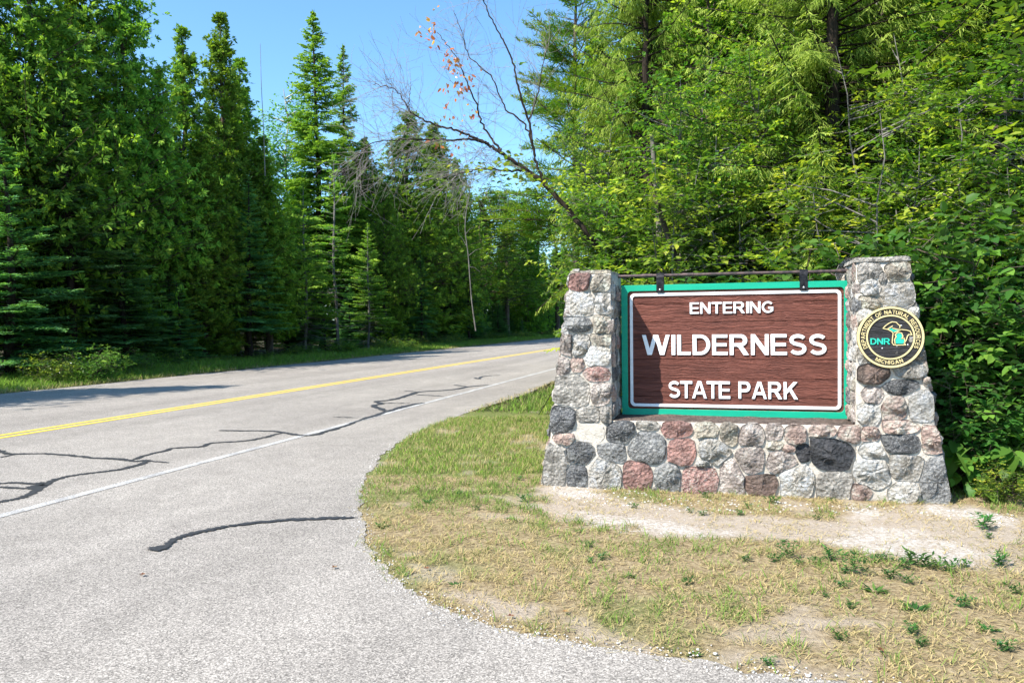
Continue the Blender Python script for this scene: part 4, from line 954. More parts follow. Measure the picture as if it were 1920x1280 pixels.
LT = [ # key, px, setback, ytop, wide, label
 ('firA', 18, 2.6, 265, 1.25, 'dark green fir with broad tiered branches at the left edge of the photo'),
 ('firB', 132, 3.2, 130, 1.15, 'fir with a thin bare leader in front of tall cedars at far left'),
 ('firA', 235, 2.7, 395, 1.2, 'low broad fir between tall cedars left of the road'),
 ('cedarA', -40, 6, -160, 1.1, 'tall cedar at the left edge of the photo behind the dark fir'),
 ('cedarA', 60, 5.5, -190, 1.1, 'tall dense cedar rising out of frame at far left'),
 ('cedarB', 150, 6.0, -120, 1.2, 'tall cedar behind the fir with a bare leader'),
 ('cedarA', 235, 5.0, -60, 1.0, 'tall bushy cedar whose right side meets the open sky'),
 ('cedarB', 300, 4.2, 130, 1.1, 'cedar with drooping yellowish sprays beside the tallest left cedars'),
 ('cedarC', 352, 5.2, 55, 1.1, 'narrow cedar, left one of a pair of pointed tops against the sky'),
 ('cedarC', 418, 5.0, 32, 1.15, 'narrow cedar, taller right one of a pair of pointed tops'),
 ('cedarB', 385, 3.2, 270, 1.2, 'lower cedar with lit sprays in front of the paired pointed cedars'),
 ('cedarC', 466, 4.2, 118, 1.2, 'pointed cedar right of the paired cedar tops'),
 ('firB', 470, 2.2, 330, 1.1, 'dark fir by the road in front of the pointed cedars'),
 ('firA', 335, 2.4, 520, 1.0, 'small dark fir with low boughs over the verge'),
 ('cedarC', 505, 3.0, 260, 1.2, 'cedar at the left side of the gap with the aspen'),
 ('aspen', 540, 9, 150, 1.1, 'light green aspen showing in the gap between cedars and spruce'),
 ('spireA', 605, 6.5, 28, 1.25, 'tallest narrow spruce standing against blue sky'),
 ('spireA', 648, 7.5, 92, .95, 'slimmer spruce just right of the tallest one'),
 ('youngA', 572, 2.6, 345, 1.25, 'pale green sunlit young fir below the tallest spruce'),
 ('youngB', 636, 2.4, 290, 1.15, 'thin yellowish young fir with a bare lower trunk'),
 ('youngA', 690, 1.9, 420, 1.0, 'small pointed sunlit fir right of the thin yellowish one'),
 ('firB', 540, 4.5, 400, 1.1, 'dark fir filling the shade left of the pale young fir'),
 ('cedarB', 690, 6.5, 262, 1.4, 'cedar behind the small pointed fir'),
 ('cedarA', 762, 4.5, 215, 1.5, 'dense dark cedar under the fine bare twigs'),
 ('cedarB', 822, 4.5, 235, 1.6, 'dense dark cedar just right of the one under the bare twigs'),
 ('cedarA', 720, 3.5, 340, .95, 'lower bushy cedar in the middle of the left tree line'),
 ('firB', 790, 2.4, 470, 1.0, 'dark fir low at the road edge below the dense cedars'),
 ('cedarB', 862, 5.0, 300, 1.1, 'cedar at the right end of the dark cedar mass'),
 ('leafT', 905, 5.0, 350, 1.7, 'distant rounded green tree left of the pale bare trunk'),
 ('firB', 880, 2.4, 470, 1.1, 'distant fir with sunlit right side near the bend'),
 ('leafT', 950, 3.5, 345, 1.7, 'distant sunlit leafy tree under the leaning bare limb'),
 ('cedarB', 990, 3.0, 400, 1.3, 'distant cedar left of the stone pillar'),
 ('leafT', 1010, 4.0, 350, 1.8, 'farthest visible leafy tree above the left pillar'),
 ('leafT', 1045, 2.6, 370, 1.8, 'distant cedar right behind the left pillar top'),
 ('firA', 935, 1.8, 560, 1.0, 'small distant fir at the road edge'),
]
for key, px_, b, yt, wd, lab in LT:
    p = lp(px_, b+(.8 if b < 5 else 0)); Z = p[1]; H0 = {'firA': 9, 'firB': 11, 'cedarA': 12, 'cedarB': 12, 'cedarC': 12, 'spireA': 14, 'youngA': 7, 'youngB': 8, 'aspen': 12, 'leafT': 10}[key]
    H = hz(px_, yt, Z)
    wf = wd*(H0/H)**.35
    tree(key, p, H, H0, lab, wide=wf)
for px_, py_, h_, key in ((330, 727, 12.5, 'cedarA'), (250, 729, 11.5, 'cedarB'), (60, 745, 12.0, 'cedarA')):
    q_ = gp(px_, py_)[:2]-np.array([math.cos(SUN_AZ), math.sin(SUN_AZ)])*(h_-1.2)/math.tan(SUN_EL)
    tree(key, q_, h_, 12, 'roadside cedar just outside the left edge whose shadow falls on the asphalt', 'cedars just outside the left edge')
# forest behind and beyond: rows of cedars and firs
g1 = 'cedars and firs in the rows behind the left tree line'
i = 0
for q in np.arange(4, 135, 3.3):
    for bb in (8.5, 12.5):
        s_ = q+U(-1, 1); o_ = LE-bb-U(-1, 1.3); p = RD*s_+RP*o_
        px_, _ = proj(np.array([[p[0], p[1], 2]])); px_ = float(px_[0]); Z = p[1]
        if p[1] < 2 or px_ < -350 or px_ > 1150: continue
        if bb == 12.5 and q > 80: continue
        ceil_ = 300 if 480 < px_ < 590 else (250 if 590 <= px_ < 720 else (270 if px_ > 700 else 100 if px_ > 300 else -100))
        H = min(U(9, 13), hz(px_, ceil_+U(0, 90), Z)); H = max(H, 4)
        key = ['cedarA', 'cedarB', 'firB', 'cedarC'][int(U(0, 4))]
        tree(key, p, H, 12 if key != 'firB' else 11, 'shaded conifer in the rows behind the left tree line', g1, wide=1.15)
g1b = 'shaded low firs inside the left tree line'
for q in np.arange(6, 130, 2.9):
    s_ = q+U(-1, 1); p = RD*s_+RP*(LE-5.2-U(0, 2.2)); px_ = float(proj(np.array([[p[0], p[1], 1]]))[0][0])
    if px_ < -300 or px_ > 1100 or p[1] < 3: continue
    tree('firA', p, U(3.5, 6), 9, 'shaded low fir inside the left tree line', g1b, wide=U(1.2, 1.6))
# low front growth on the left
for q in np.arange(10, 120, 4.6):
    s_ = q+U(-1, 1); o_ = LE-2.9-U(0, 1.2); p = RD*s_+RP*(o_-.7); px_ = float(proj(np.array([[p[0], p[1], 1]]))[0][0])
    if px_ < -250 or px_ > 1080 or p[1] < 3: continue
    tree('youngA' if U(0, 1) < .3 else 'firA', p, U(2.2, 4.5), 9, 'low dark fir at the front of the left tree line', 'low firs along the left tree line', wide=U(1., 1.35), mat=m_fir)
for px_, b, h_, lab in ((105, 1.1, .8, 'taller dull green bush by the road at far left'), (168, .9, .95, 'bright green bush on the left verge below the cedars'), (250, 1.8, .8, 'low green bush right of the bright bush')):
    tree('bush', lp(px_, b), h_, 1.3, lab, wide=1.0, cat='bush', parts=('foliage', 'stems'), mat=m_bright if 'bright' in lab else m_leaf)
gq = 'low weeds and bushes along the far verge'
for q in np.arange(17, 95, 1.9):
    s_ = q+U(-.8, .8); p = RD*s_+RP*(LE-2.0-U(0, .9)); px_ = float(proj(np.array([[p[0], p[1], 1]]))[0][0])
    if px_ < -60 or px_ > 1060: continue
    tree('bush', p, U(.4, .8), 1.3, 'low leafy weed clump on the far verge in front of the firs', gq, wide=U(.9, 1.5), cat='bush', parts=('foliage', 'stems'), mat=m_leaf)

# ------------------------------------------------------------ right side
def rpz(px, Z): return np.array([(px-960)/F*Z, Z])
RT = [ # key, px, Z, ytop, wide, label, cat
 ('droop', 1545, 11.0, -330, 1.0, 'big spruce with thick dark trunk and drooping olive boughs behind the sign', 13),
 ('droop', 1205, 12.6, -260, .60, 'drooping spruce at the left edge of the right woods', 13),
 ('pine', 1085, 15.0, -120, .8, 'pine with bright needle plumes at the left edge of the right woods', 12),
 ('firB', 1765, 13.5, -150, 1.2, 'dark fir in the shade right of the big trunk', 11),
 ('leafT', 1655, 14.5, -120, 1.0, 'tall leafy tree right of the big spruce trunk', 10),
 ('leafT', 1390, 15.0, -60, 1.0, 'tall leafy tree behind the big spruce boughs', 10),
 ('leafT', 1890, 10.5, -200, .85, 'tall leafy tree at the right edge of the photo', 10),
 ('saplH', 1118, 11.0, 335, .85, 'yellow green sapling above the left stone pillar', 4.5),
 ('saplH', 1190, 10.6, 345, .9, 'green sapling behind the left end of the metal rail', 4.5),
 ('saplB', 1262, 10.0, 230, 1.0, 'yellow green maple sapling above the left hanger strap', 4.5),
 ('saplA', 1345, 10.2, 330, 1.0, 'leafy green sapling above the middle of the sign', 4.5),
 ('saplB', 1418, 9.6, 240, .9, 'bright sapling left of the thick spruce trunk', 4.5),
 ('saplA', 1500, 9.4, 360, .9, 'dark green sapling in front of the thick spruce trunk', 4.5),
 ('saplB', 1610, 8.9, 200, .95, 'bright yellow green sapling above the right stone pillar', 4.5),
 ('saplA', 1700, 9.0, 260, .95, 'green sapling right of the right stone pillar', 4.5),
 ('saplB', 1790, 9.2, 150, .9, 'yellow green sapling reaching high near the right edge', 4.5),
 ('saplA', 1850, 8.2, 250, .85, 'leafy sapling at the right edge of the photo', 4.5),
 ('saplA', 1935, 8.4, 150, .9, 'sapling cut off by the right edge of the photo', 4.5),
]
for key, px_, Z, yt, wd, lab, H0 in RT:
    H = hz(px_, yt, Z); tree(key, rpz(px_, Z), H, H0, lab, rz=0 if key == 'droop' else None, wide=wd*(H0/H)**.3, cat='tree')
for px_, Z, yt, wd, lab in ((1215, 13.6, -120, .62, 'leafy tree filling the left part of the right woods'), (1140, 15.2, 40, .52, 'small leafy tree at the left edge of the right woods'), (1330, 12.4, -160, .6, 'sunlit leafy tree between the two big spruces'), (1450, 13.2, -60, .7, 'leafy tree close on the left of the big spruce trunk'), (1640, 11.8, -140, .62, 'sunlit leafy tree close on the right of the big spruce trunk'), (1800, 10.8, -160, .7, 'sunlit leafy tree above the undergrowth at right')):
    H = hz(px_, yt, Z); tree('leafT', rpz(px_, Z), H, 10, lab, wide=wd, mat=m_yleaf if 'sunlit' in lab else None)  # sunlit trees get the brighter yellow-green leaf, sunlight put into the colour
for i_, (px_, Z, yt, wd, lab) in enumerate(((1110, 11.8, 60, .55, 'airy yellow green tree above the left pillar beside the leaning bare trunk'), (1270, 10.6, -40, .75, 'airy leafy tree in front of the left spruce'), (1395, 11.0, -90, .7, 'airy leafy tree in front of the spruce boughs above the sign middle'), (1470, 11.6, 60, .55, 'small airy tree just left of the thick spruce trunk'), (1650, 10.2, -60, .75, 'airy yellow green tree above the round emblem'), (1760, 9.8, -120, .75, 'airy leafy tree over the undergrowth at right'), (1880, 9.6, -60, .7, 'airy leafy tree at the right edge of the photo'))):
    H = hz(px_, yt, Z); tree('openT', rpz(px_, Z), H, 9, lab, wide=wd*1.15, mat=m_leaf if i_ % 2 else None)
g2 = 'shaded trees deeper in the right woods'
for px_, Z, key in ((1230, 18, 'leafT'), (1330, 19, 'cedarA'), (1440, 17.5, 'cedarB'), (1500, 20, 'leafT'), (1570, 17, 'cedarA'), (1660, 19, 'leafT'), (1740, 17, 'leafT'), (1820, 16, 'cedarA'), (1900, 18, 'leafT'), (1980, 14, 'cedarB'), (1270, 24, 'cedarA'), (1370, 25, 'cedarA'), (1470, 26, 'leafT'), (1600, 25, 'cedarB'), (1720, 24, 'cedarA'), (1850, 24, 'cedarB'), (2000, 22, 'leafT'), (1200, 27, 'cedarB'), (1290, 34, 'cedarA'), (1230, 40, 'cedarB'), (1400, 36, 'firB'), (1560, 34, 'cedarA'), (2080, 11, 'cedarA'), (2150, 8.5, 'leafT'), (1330, 14.5, 'cedarC'), (1640, 16, 'cedarC')):
    if key in ('leafT',): H = U(9, 12); H0 = 10
    elif key == 'firB': H = U(9, 12); H0 = 11
    else: H = U(9.5, 12.5); H0 = 12
    tree(key, rpz(px_, Z), H, H0, 'tall tree deeper in the woods behind the sign', g2, wide=1.05)
g3 = 'leafy shrubs behind the stone wall'
sh_i = -1
SHL = ['leafy shrub showing above the rail beside the left hanger strap', 'leafy shrub behind the rail above the first letters of the top line', 'leafy shrub behind the rail above the middle of the sign',
 'leafy shrub behind the rail above the end of the top line', 'leafy shrub at the foot of the thick dark spruce trunk', 'leafy shrub just left of the right pillar top',
 'leafy shrub directly behind the right pillar top', 'leafy shrub touching the right side of the right pillar top', 'dark shrub just right of the round emblem', 'farther shrub above the left hanger strap',
 'farther shrub above the middle of the sign', 'farther shrub above the right hanger strap', 'farther shrub rising right of the right pillar', 'back row shrub left of the sign middle', 'back row shrub by the spruce trunk', 'back row shrub above the right pillar', 'back row shrub above the undergrowth at right', 'back row shrub close to the right edge of the photo']
for px_, Z, yt in ((1250, 9.3, 500), (1290, 9.0, 510), (1370, 9.1, 495), (1450, 8.8, 490), (1530, 8.6, 495), (1600, 8.5, 430), (1665, 8.1, 400), (1725, 7.9, 330), (1780, 7.8, 380), (1240, 10.5, 430), (1410, 10.5, 410), (1560, 10.4, 400), (1690, 9.8, 380), (1330, 11.5, 400), (1500, 11.8, 380), (1640, 11.8, 370), (1790, 11.0, 350), (1880, 10, 320)):
    sh_i += 1; H = hz(px_, yt, Z); tree('shrub', rpz(px_, Z), H, 2.0, SHL[sh_i], g3, wide=.9*(2/H)**.4, cat='shrub', parts=('foliage', 'stems'), mat=m_leaf if Z > 11.2 else None)
for px_, Z, yt, lab in ((1800, 7.4, 470, 'tall dark undergrowth shrub right of the right pillar'), (1865, 7.2, 430, 'tall undergrowth shrub near the right edge of the photo'), (1930, 7.0, 480, 'undergrowth shrub cut off by the right edge'), (1980, 7.6, 420, 'shrub just outside the right edge beside the lawn'), (1830, 6.75, 650, 'low dark green shrub at the foot of the right pillar')):
    H = hz(px_, yt, Z); tree('shrub', rpz(px_, Z), H, 2.0, lab, wide=.9*(2/H)**.3, cat='shrub', parts=('foliage', 'stems'))
BIGLEAF = []
for q_ in range(3):
    V = []; Fc = []; L_ = .15; nn_ = 6; wd_ = .048*(1+.15*q_)
    for i in range(nn_+1):
        t_ = i/nn_; wv_ = wd_*math.sin(math.pi*min(1, t_*.93+.04))**.75*(1.25-.5*t_); zz = -.05*t_*t_*(1+.5*q_)
        V += [(L_*t_, -wv_, zz+.008*(1-t_)), (L_*t_, 0, zz-.006), (L_*t_, wv_, zz+.008*(1-t_))]
    for i in range(nn_): b = i*3; Fc += [(b, b+3, b+4, b+1), (b+1, b+4, b+5, b+2)]
    m_ = mesh_np('leaf', np.array(V), np.array(Fc), np.full(len(V), (.4, .6, .8)[q_])); m_.materials.append(m_under_shade); m_.shade_smooth(); BIGLEAF.append(m_)
for px_, Z, h_ in ((1775, 6.75, .5), (1812, 6.6, .45), (1855, 6.5, .42), (1905, 6.35, .5), (1950, 6.3, .5), (1835, 6.95, .75), (1885, 6.8, .7), (1795, 7.05, .8), (1925, 6.75, .8)):
    xy = rpz(px_, Z); pl = thing('undergrowth_plant', 'large leaved plant in the undergrowth right of the wall', 'plant', (xy[0], xy[1], -.02), 0, 'large leaved plants right of the wall')
    t = TB()
    for q_ in range(24):
        a_ = U(0, 6.28); zz = h_*U(.25, 1.05); rr_ = U(.05, .34); e_ = np.array([math.cos(a_)*rr_, math.sin(a_)*rr_, zz]); t.tube(np.array([[math.cos(a_)*.02, math.sin(a_)*.02, 0], e_*[.5, .5, .7], e_]), [.004, .003, .002], 3)
        lf = bpy.data.objects.new('leaf', BIGLEAF[q_ % 3]); C.objects.link(lf); lf.parent = pl; lf.location = e_; sc_ = U(.75, 1.25); lf.scale = (sc_,)*3; lf.rotation_euler = (U(-.35, .35), U(-.1, .75), a_+U(-.6, .6))
    k_ = obj('stems', t.mesh('stems'), m_bark, pl); k_['kind'] = 'stuff'
tree('bush', rpz(1908, 6.15), .36, 1.3, 'small yellow green plant at the lawn edge by the right border', wide=1., cat='plant', parts=('leaves', 'stems'), mat=m_yleaf)
# leaning limb at the right edge
def vp(px, py, Z, dz=0): d = ray(px, py); return CAM+d*((Z+dz)/d[1])
def smooth_path(L_, Z, n=6, dz=None):
    P = [vp(x_, y_, Z, (dz[i] if dz else 0)) for i, (x_, y_) in enumerate(L_)]; return spline(P, n)
t = TB()
t.tube(smooth_path([(1822, 620), (1838, 480), (1845, 330), (1868, 250), (1905, 170), (1960, 90)], 9.4), np.linspace(.11, .07, 31), 10)
t.tube(smooth_path([(1860, 270), (1890, 300), (1925, 325)], 9.4), np.linspace(.04, .02, 13), 6)
tk = obj('curved_trunk', t.mesh('curved_trunk'), m_bark, None, True)
tag(tk, 'bare grey brown trunk leaning right near the right edge of the photo', 'tree trunk')
for L_, Z, r0_, lab in (([(1232, 540), (1236, 430), (1262, 490)][:2]+[(1228, 330), (1222, 250)], 10.8, .05, 'slim grey trunk above the left part of the sign'), ([(1290, 540), (1262, 470), (1238, 400), (1215, 330)], 9.6, .045, 'thin trunk slanting left above the left hanger strap'), ([(1640, 480), (1642, 250), (1646, 40), (1650, -80)], 14, .07, 'pale slim trunk high right of the big spruce'), ([(1430, 540), (1424, 380), (1436, 250), (1430, 100)], 12, .06, 'dark slim trunk left of the thick spruce trunk'), ([(1790, 600), (1783, 430), (1800, 300), (1797, 100)], 11.5, .08, 'dark trunk in the shade near the right edge'), ([(1900, 560), (1886, 470), (1890, 380)], 8.6, .03, 'thin brown stem low at the right edge')):
    t = TB(); P = smooth_path(L_, Z); t.tube(P, np.linspace(r0_, r0_*.6, len(P)), 8)
    o_ = obj('bare_trunk', t.mesh('bare_trunk'), m_bark_grey if 'grey' in lab or 'pale' in lab else m_bark, None, True); tag(o_, lab, 'tree trunk')
# the big limb of the spruce
# ------------------------------------------------------------ leaning bare tree with orange leaves
lean = thing('leaning_bare_tree', 'bare dark tree leaning left over the pillar with few orange leaves', 'tree', tuple(vp(1165, 700, 10.4)*[1, 1, 0]))
lo = np.array(lean.location)
t = TB(); tw = TB(); lb_ = LB()
def limb(L_, r0_, r1_, Z=10.4, dz=None, k=8, tt=t):
    P = smooth_path(L_, Z, 7, dz)-lo; n_ = len(P); P = P+rng.normal(0, .008, P.shape); tt.tube(P, np.linspace(r0_, r1_, n_), k); return P
main = limb([(1235, 640), (1195, 530), (1150, 492), (1110, 450), (1062, 390), (1022, 346), (985, 318), (948, 293), (915, 270), (890, 258)], .046, .018)
limbs = [(limb([(1035, 362), (1010, 318), (1000, 280), (992, 225), (972, 170), (962, 118), (940, 70), (915, 25), (900, -20)], .022, .006), 1),
 (limb([(890, 258), (862, 246), (820, 235), (790, 222), (768, 208), (752, 180), (735, 165), (700, 158)], .017, .004), 1),
 (limb([(915, 270), (890, 262), (850, 262), (800, 262), (750, 262), (700, 268), (675, 290)], .018, .003, dz=[0, -.1, -.2, -.3, -.4, -.5, -.6]), 1),
 (limb([(948, 293), (930, 270), (905, 235), (890, 190), (870, 140), (850, 100), (820, 62)], .018, .004, dz=[0, .1, .2, .3, .4, .5, .6]), 1),
 (limb([(985, 318), (950, 320), (910, 318), (880, 322), (850, 330)], .016, .004, dz=[0, -.2, -.3, -.4, -.5]), 1),
 (limb([(1000, 280), (985, 235), (945, 200), (925, 150), (880, 105), (865, 60), (850, 20)], .014, .003, dz=[0, .1, .2, .3, .4, .5, .6]), 1),
 (limb([(992, 225), (1010, 170), (1020, 110), (1035, 60)], .012, .003, dz=[0, .2, .3, .4]), 1),
 (limb([(768, 208), (768, 180), (772, 150)], .006, .002), 0),
 (limb([(735, 165), (728, 150), (722, 140)], .005, .002), 0)]
def twiglets(P, n, Lr, drop, r=.0028):
    for i in range(n):
        j = int(U(len(P)*.25, len(P)-1)); p = P[j]; d0 = nrm(P[min(j+1, len(P)-1)]-P[j-1])
        d_ = nrm(d0*.7+rng.normal(0, .6, 3)*np.array([1, .6, 1])+np.array([-.1, 0, drop])); L_ = U(*Lr); pts = [p]; dd = d_
        for k_ in range(5):
            dd = nrm(dd+rng.normal(0, .18, 3)+np.array([-.03, 0, drop*.2])); pts.append(pts[-1]+dd*L_/5)
        tw.tube(np.array(pts), np.linspace(r, .0015, 6), 3)
        for k_ in range(4):
            q = pts[1+k_]; d2 = nrm(dd+rng.normal(0, .7, 3)); l2 = L_*U(.2, .5)
            tw.tube(np.stack([q, q+d2*l2*.5+rng.normal(0, .01, 3), q+d2*l2+rng.normal(0, .02, 3)]), [r*.6, r*.5, .0012], 3)
for (P, f_) in limbs: twiglets(P, 26 if f_ else 5, (.35, 1.1), .0)
twiglets(limbs[2][0], 34, (.5, 1.2), -.35, .0027); twiglets(limbs[1][0], 26, (.3, .9), -.1, .003); twiglets(limbs[4][0], 22, (.4, 1.0), -.5, .003)
twiglets(main[len(main)//2:], 30, (.4, 1.3), -.1)
def oclump(px, py, n, sp, dz=0.):
    c_ = vp(px, py, 10.5, dz)-lo
    P = c_+rng.normal(0, 1, (n, 3))*sp
    D = nrm(rng.normal(0, .7, (n, 3))+np.array([0, 0, -.5])); lb_.add(P, D, rvec(n), U(.05, .09, n), U(.03, .05, n), rng.random(n))
for px_, py_, n_, sp in ((800, 60, 6, .05), (856, 118, 10, .06), (840, 105, 8, .05), (870, 165, 6, .05), (782, 58, 5, .04), (812, 48, 10, .06), (812, 75, 5, .04), (810, 90, 3, .03), (848, 110, 12, .07), (852, 128, 10, .08), (872, 130, 6, .07), (885, 140, 5, .05), (845, 163, 10, .07), (862, 172, 6, .05), (835, 208, 6, .05), (885, 210, 8, .05), (858, 228, 6, .05), (870, 255, 5, .05), (822, 275, 6, .06), (850, 275, 4, .05)): oclump(px_, py_, n_, sp)
obj('trunk', t.mesh('trunk'), m_bark_dark, lean, True); obj('twigs', tw.mesh('twigs'), m_twig, lean); obj('orange_leaves', lb_.mesh('orange_leaves', six=True), m_orange, lean)
# yellowing maple spray hanging beside the limb
lb_ = LB(); 
for px_, py_, n_, sp in ((905, 318, 40, .13), (945, 322, 40, .13), (985, 330, 30, .12), (1040, 340, 40, .15), (960, 300, 20, .1)):
    c_ = vp(px_, py_, 10.0)-lo; P = c_+rng.normal(0, 1, (n_, 3))*np.array([sp*1.5, sp, sp*.6]); D = nrm(rng.normal(0, .7, (n_, 3))*np.array([1, 1, .3])+np.array([0, 0, -.15]))
    lb_.add(P, D, np.array([0, 0, 1.])+rng.normal(0, .4, (n_, 3)), U(.06, .1, n_), U(.05, .07, n_), rng.random(n_))
obj('yellow_leaves', lb_.mesh('yellow_leaves', six=True), m_yleaf, lean)
# pale dead trunk far by the bend
t = TB(); Zp = 44
P = np.array([vp(*q, Zp) for q in ((892, 620), (884, 560), (878, 480), (872, 420), (882, 350), (884, 330))]); t.tube(spline(P, 4), np.linspace(.045, .015, 21), 6)
for a_, b_ in (((878, 480), (905, 465)), ((872, 440), (890, 425)), ((874, 460), (860, 440)), ((880, 500), (900, 510))):
    t.tube(np.array([vp(*a_, Zp), (vp(*a_, Zp)+vp(*b_, Zp))/2+np.array([0, 0, .1]), vp(*b_, Zp)]), [.02, .012, .006], 4)
o_ = obj('dead_tree', t.mesh('dead_tree'), m_bark_grey); tag(o_, 'pale crooked dead trunk standing in front of the distant trees', 'dead tree')
t = TB(); t.tube(spline(np.array([vp(*q, 33) for q in ((497, 330), (494, 240), (490, 160), (488, 82))]), 4), np.linspace(.022, .008, 13), 5)
o_ = obj('dead_tree', t.mesh('dead_tree'), m_twig); tag(o_, 'thin dead top sticking up right of the pointed cedars', 'dead tree')

# ------------------------------------------------------------ weeds on the lawn
def weed_mesh(kind):
    lb_ = LB()
    n_ = {'tuft': 70, 'tall': 120, 'rosette': 26}[kind]
    a = U(0, 6.28, n_)
    if kind == 'rosette':
        D = np.c_[np.cos(a), np.sin(a), U(.05, .6, n_)]; lb_.add(np.zeros((n_, 3))+np.c_[np.cos(a), np.sin(a), np.zeros(n_)]*.01, D, [0, 0, 1], U(.06, .11, n_), U(.018, .03, n_), rng.random(n_))
    else:
        hh = {'tuft': .07, 'tall': .15}[kind]
        ns = 9; sa = U(0, 6.28, ns); sr = U(0, .05, ns); si = rng.integers(0, ns, n_); z = U(.2, 1, n_)*hh
        P = np.c_[np.cos(sa[si])*sr[si]*(1+z*6), np.sin(sa[si])*sr[si]*(1+z*6), z]
        D = np.c_[np.cos(a), np.sin(a), U(-.1, .8, n_)]; lb_.add(P, D, np.array([0, 0, 1.])+rng.normal(0, .4, (n_, 3)), U(.025, .055, n_), U(.008, .015, n_), rng.random(n_))
    me = lb_.mesh('weed_'+kind); me.materials.append(m_weed); return me
WM = {k: weed_mesh(k) for k in ('tuft', 'tall', 'rosette')}
weeds = [(1476, 1047, 'tall', 1.2), (1558, 1052, 'tuft', 1.5), (1607, 1078, 'tall', 1.35), (1675, 1086, 'tuft', 1.3), (1711, 1062, 'tuft', 1.7), (1745, 1068, 'tuft', 1.8), (1773, 1072, 'tuft', 1.4), (1690, 1066, 'tuft', 1.3), (1641, 1054, 'tuft', 1.0), (1663, 1053, 'tuft', 1.0), (1805, 1064, 'tuft', 1.1), (1878, 1062, 'tuft', 1.7), (1848, 992, 'tuft', 2.2), (1855, 1010, 'tuft', .9), (1320, 967, 'tuft', .9), (1294, 962, 'tuft', .8), (1387, 966, 'tuft', .9), (1529, 974, 'tuft', .8), (1325, 934, 'tuft', 1.1), (1446, 944, 'tuft', 1.3), (1402, 953, 'tuft', .8), (1187, 953, 'tuft', .9), (1085, 997, 'rosette', .8), (984, 942, 'tuft', 1.3), (974, 901, 'tuft', 1.0), (863, 929, 'tuft', .8), (804, 943, 'rosette', 1.2), (892, 956, 'tuft', .8), (957, 973, 'rosette', .7), (714, 988, 'rosette', 1.2), (1100, 1026, 'tuft', .9), (1132, 1050, 'tuft', 1.0), (1107, 1055, 'tuft', .8), (1179, 1082, 'rosette', .8), (1287, 1097, 'tuft', .9), (854, 1098, 'rosette', .8), (1402, 1053, 'tuft', .9), (1496, 1061, 'tuft', .9), (1527, 1058, 'tuft', 1.0), (1451, 1054, 'tuft', 1.1), (1587, 1075, 'tuft', .8), (1707, 1095, 'tuft', 1.0), (1641, 1110, 'rosette', 1.3), (1583, 1103, 'tuft', .9), (1547, 1120, 'tuft', .6), (1716, 1144, 'rosette', 1.3), (1812, 1140, 'tuft', 1.2), (1710, 1188, 'tuft', 1.1), (1731, 1213, 'tuft', .9), (1574, 1202, 'tuft', .9), (1890, 1222, 'tuft', 1.1), (1908, 1115, 'tuft', 1.1), (1595, 1142, 'tuft', .8), (1852, 1182, 'rosette', .9), (1445, 1248, 'tuft', .8), (1302, 1229, 'rosette', .7)]
SPEC = {(1476, 1047): 'tall dark weed standing alone left of the weed cluster by the pale sand', (1607, 1078): 'tallest bushy weed below the pale sand patch', (1848, 992): 'wide weed on dry ground near the right edge below the undergrowth', (984, 942): 'weed left of the left pillar base at the bare soil edge', (714, 988): 'flat rosette weed close to the asphalt beside the tar seal end', (1716, 1144): 'flat broad leaved weed in the dry grass at lower right', (1446, 944): 'bright weed at the wall foot below the light round stone', (1325, 934): 'weed tuft at the wall foot below the mottled red stone', (1558, 1052): 'spreading weed between the two tall weeds'}
for x_, y_, k_, s_ in weeds:
    p = gp(x_, y_, -.01); o_ = bpy.data.objects.new('weed', WM[k_]); C.objects.link(o_); o_.location = (p[0], p[1], -.012); o_.rotation_euler = (0, 0, U(0, 6.28)); s_ *= .66; o_.scale = (s_, s_, s_)
    if (x_, y_) in SPEC: tag(o_, SPEC[(x_, y_)], 'weed')
    elif k_ == 'rosette': tag(o_, 'small flat rosette weed in the dry lawn', 'weed', 'small rosette weeds in the lawn')
    elif y_ < 980: tag(o_, 'small green weed tuft on the bare strip near the wall', 'weed', 'weed tufts near the wall')
    else: tag(o_, 'small green weed tuft in the dry lawn below the sand patch', 'weed', 'weed tufts in the dry lawn')
# goldenrod stalk left of the left pillar
lb_ = LB(); n_ = 60; z = U(.02, .42, n_); a = U(0, 6.28, n_); lb_.add(np.c_[-.12*z, z*0, z], np.c_[np.cos(a), np.sin(a), U(.1, .7, n_)], [0, 0, 1], .08*(1.2-z*2), .016, rng.random(n_))
p = gp(1036, 775); o_ = obj('tall_weed', lb_.mesh('tall_weed'), m_yleaf); o_.location = (p[0], p[1], -.01); tag(o_, 'tall leafy stalk beside the left side of the left pillar', 'weed')
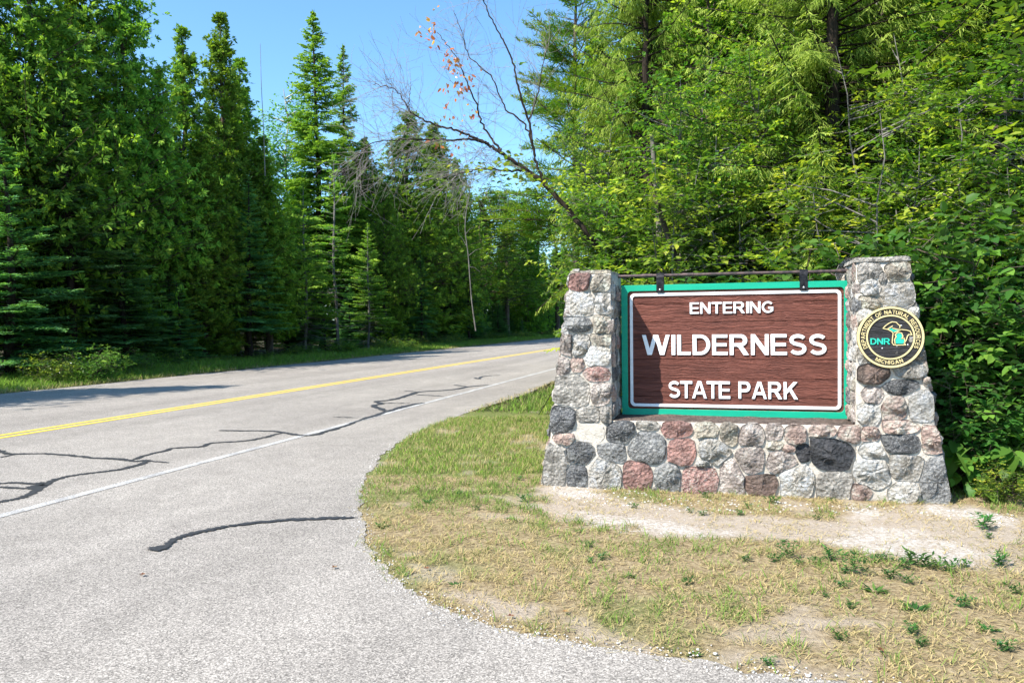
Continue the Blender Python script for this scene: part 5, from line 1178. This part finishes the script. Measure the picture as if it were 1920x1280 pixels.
# fallen leaves and pebbles
lb_ = LB(); 
for x_, y_ in ((958, 1158), (1060, 1150), (800, 1068), (1652, 1222), (627, 1066), (267, 1080), (1555, 935)):
    p = gp(x_, y_); L_ = LB(); n_ = 5; a = np.linspace(0, 4.6, n_)+U(0, 6); L_.add(np.zeros((n_, 3)), np.c_[np.cos(a), np.sin(a), U(.05, .35, n_)], [0, 0, 1], .022, .014, rng.random(n_))
    o_ = obj('fallen_leaf', L_.mesh('fallen_leaf'), m_brownleaf); o_.location = (p[0], p[1], .012); tag(o_, 'small curled reddish brown leaf fallen on the ground', 'leaf', 'fallen leaves')
def pebbles(name, n_, region, r, mat, label):
    P = np.array(gpoly(region)); lo_, hi_ = P.min(0), P.max(0); V = []; Fc = []; c_ = 0; k_ = 0
    ico = bmesh.new(); bmesh.ops.create_icosphere(ico, subdivisions=1, radius=1); iv = np.array([v.co[:] for v in ico.verts]); ifc = np.array([[v.index for v in f.verts] for f in ico.faces]); ico.free()
    while c_ < n_:
        x_, y_ = U(lo_[0], hi_[0]), U(lo_[1], hi_[1])
        if not in_poly(np.array([x_]), np.array([y_]), P)[0]: continue
        rr = U(*r); V.append(iv*rr*U(.6, 1.2, (len(iv), 1))*np.array([1, 1, .55])+np.array([x_, y_, -.004])); Fc.append(ifc+k_); k_ += len(iv); c_ += 1
    o_ = obj(name, mesh_np(name, np.concatenate(V), np.concatenate(Fc)), mat); o_['kind'] = 'stuff'; o_['label'] = label; o_['category'] = 'gravel'
s = M('pale_pebble', .9, .2); s.col(s.ramp(s.noise(20, 3), [(.3, (.38, .34, .30)), (.7, (.68, .65, .61))])); m_peb = s.m
pebbles('pebbles', 420, [(1030, 910), (1110, 910), (1300, 932), (1600, 945), (1900, 960), (1900, 990), (1700, 960), (1300, 960), (1060, 940)], (.004, .014), m_peb, 'small pale stones scattered on the bare strip at the wall foot')
pebbles('pebbles', 300, [(960, 940), (1300, 965), (1900, 990), (1860, 1060), (1300, 1015), (1000, 985)], (.002, .007), m_peb, 'fine gravel on the bare sandy patch in front of the wall')
def edge_grit():
    V = []; Fc = []; k_ = 0; ico = bmesh.new(); bmesh.ops.create_icosphere(ico, subdivisions=1, radius=1); iv = np.array([v.co[:] for v in ico.verts]); ifc = np.array([[v.index for v in f.verts] for f in ico.faces]); ico.free()
    for _ in range(1500):
        j = int(U(0, len(ec)-1)); p = ec[j]+(ec[j+1]-ec[j])*U(0, 1)+rng.normal(0, .06, 2); rr = U(.0025, .007)*(2 if U(0, 1) < .04 else 1)
        V.append(iv*rr*U(.6, 1.2, (len(iv), 1))*np.array([1, 1, .6])+np.array([p[0], p[1], .001])); Fc.append(ifc+k_); k_ += len(iv)
    o_ = obj('edge_grit', mesh_np('edge_grit', np.concatenate(V), np.concatenate(Fc)), m_peb); o_['kind'] = 'stuff'; o_['label'] = 'loose grit gathered along the asphalt edge by the lawn'; o_['category'] = 'gravel'
edge_grit()
tri = sum(len(m_.polygons) for m_ in bpy.data.meshes)
print('total polys (shared counted once)', tri, 'objects', len(bpy.data.objects))
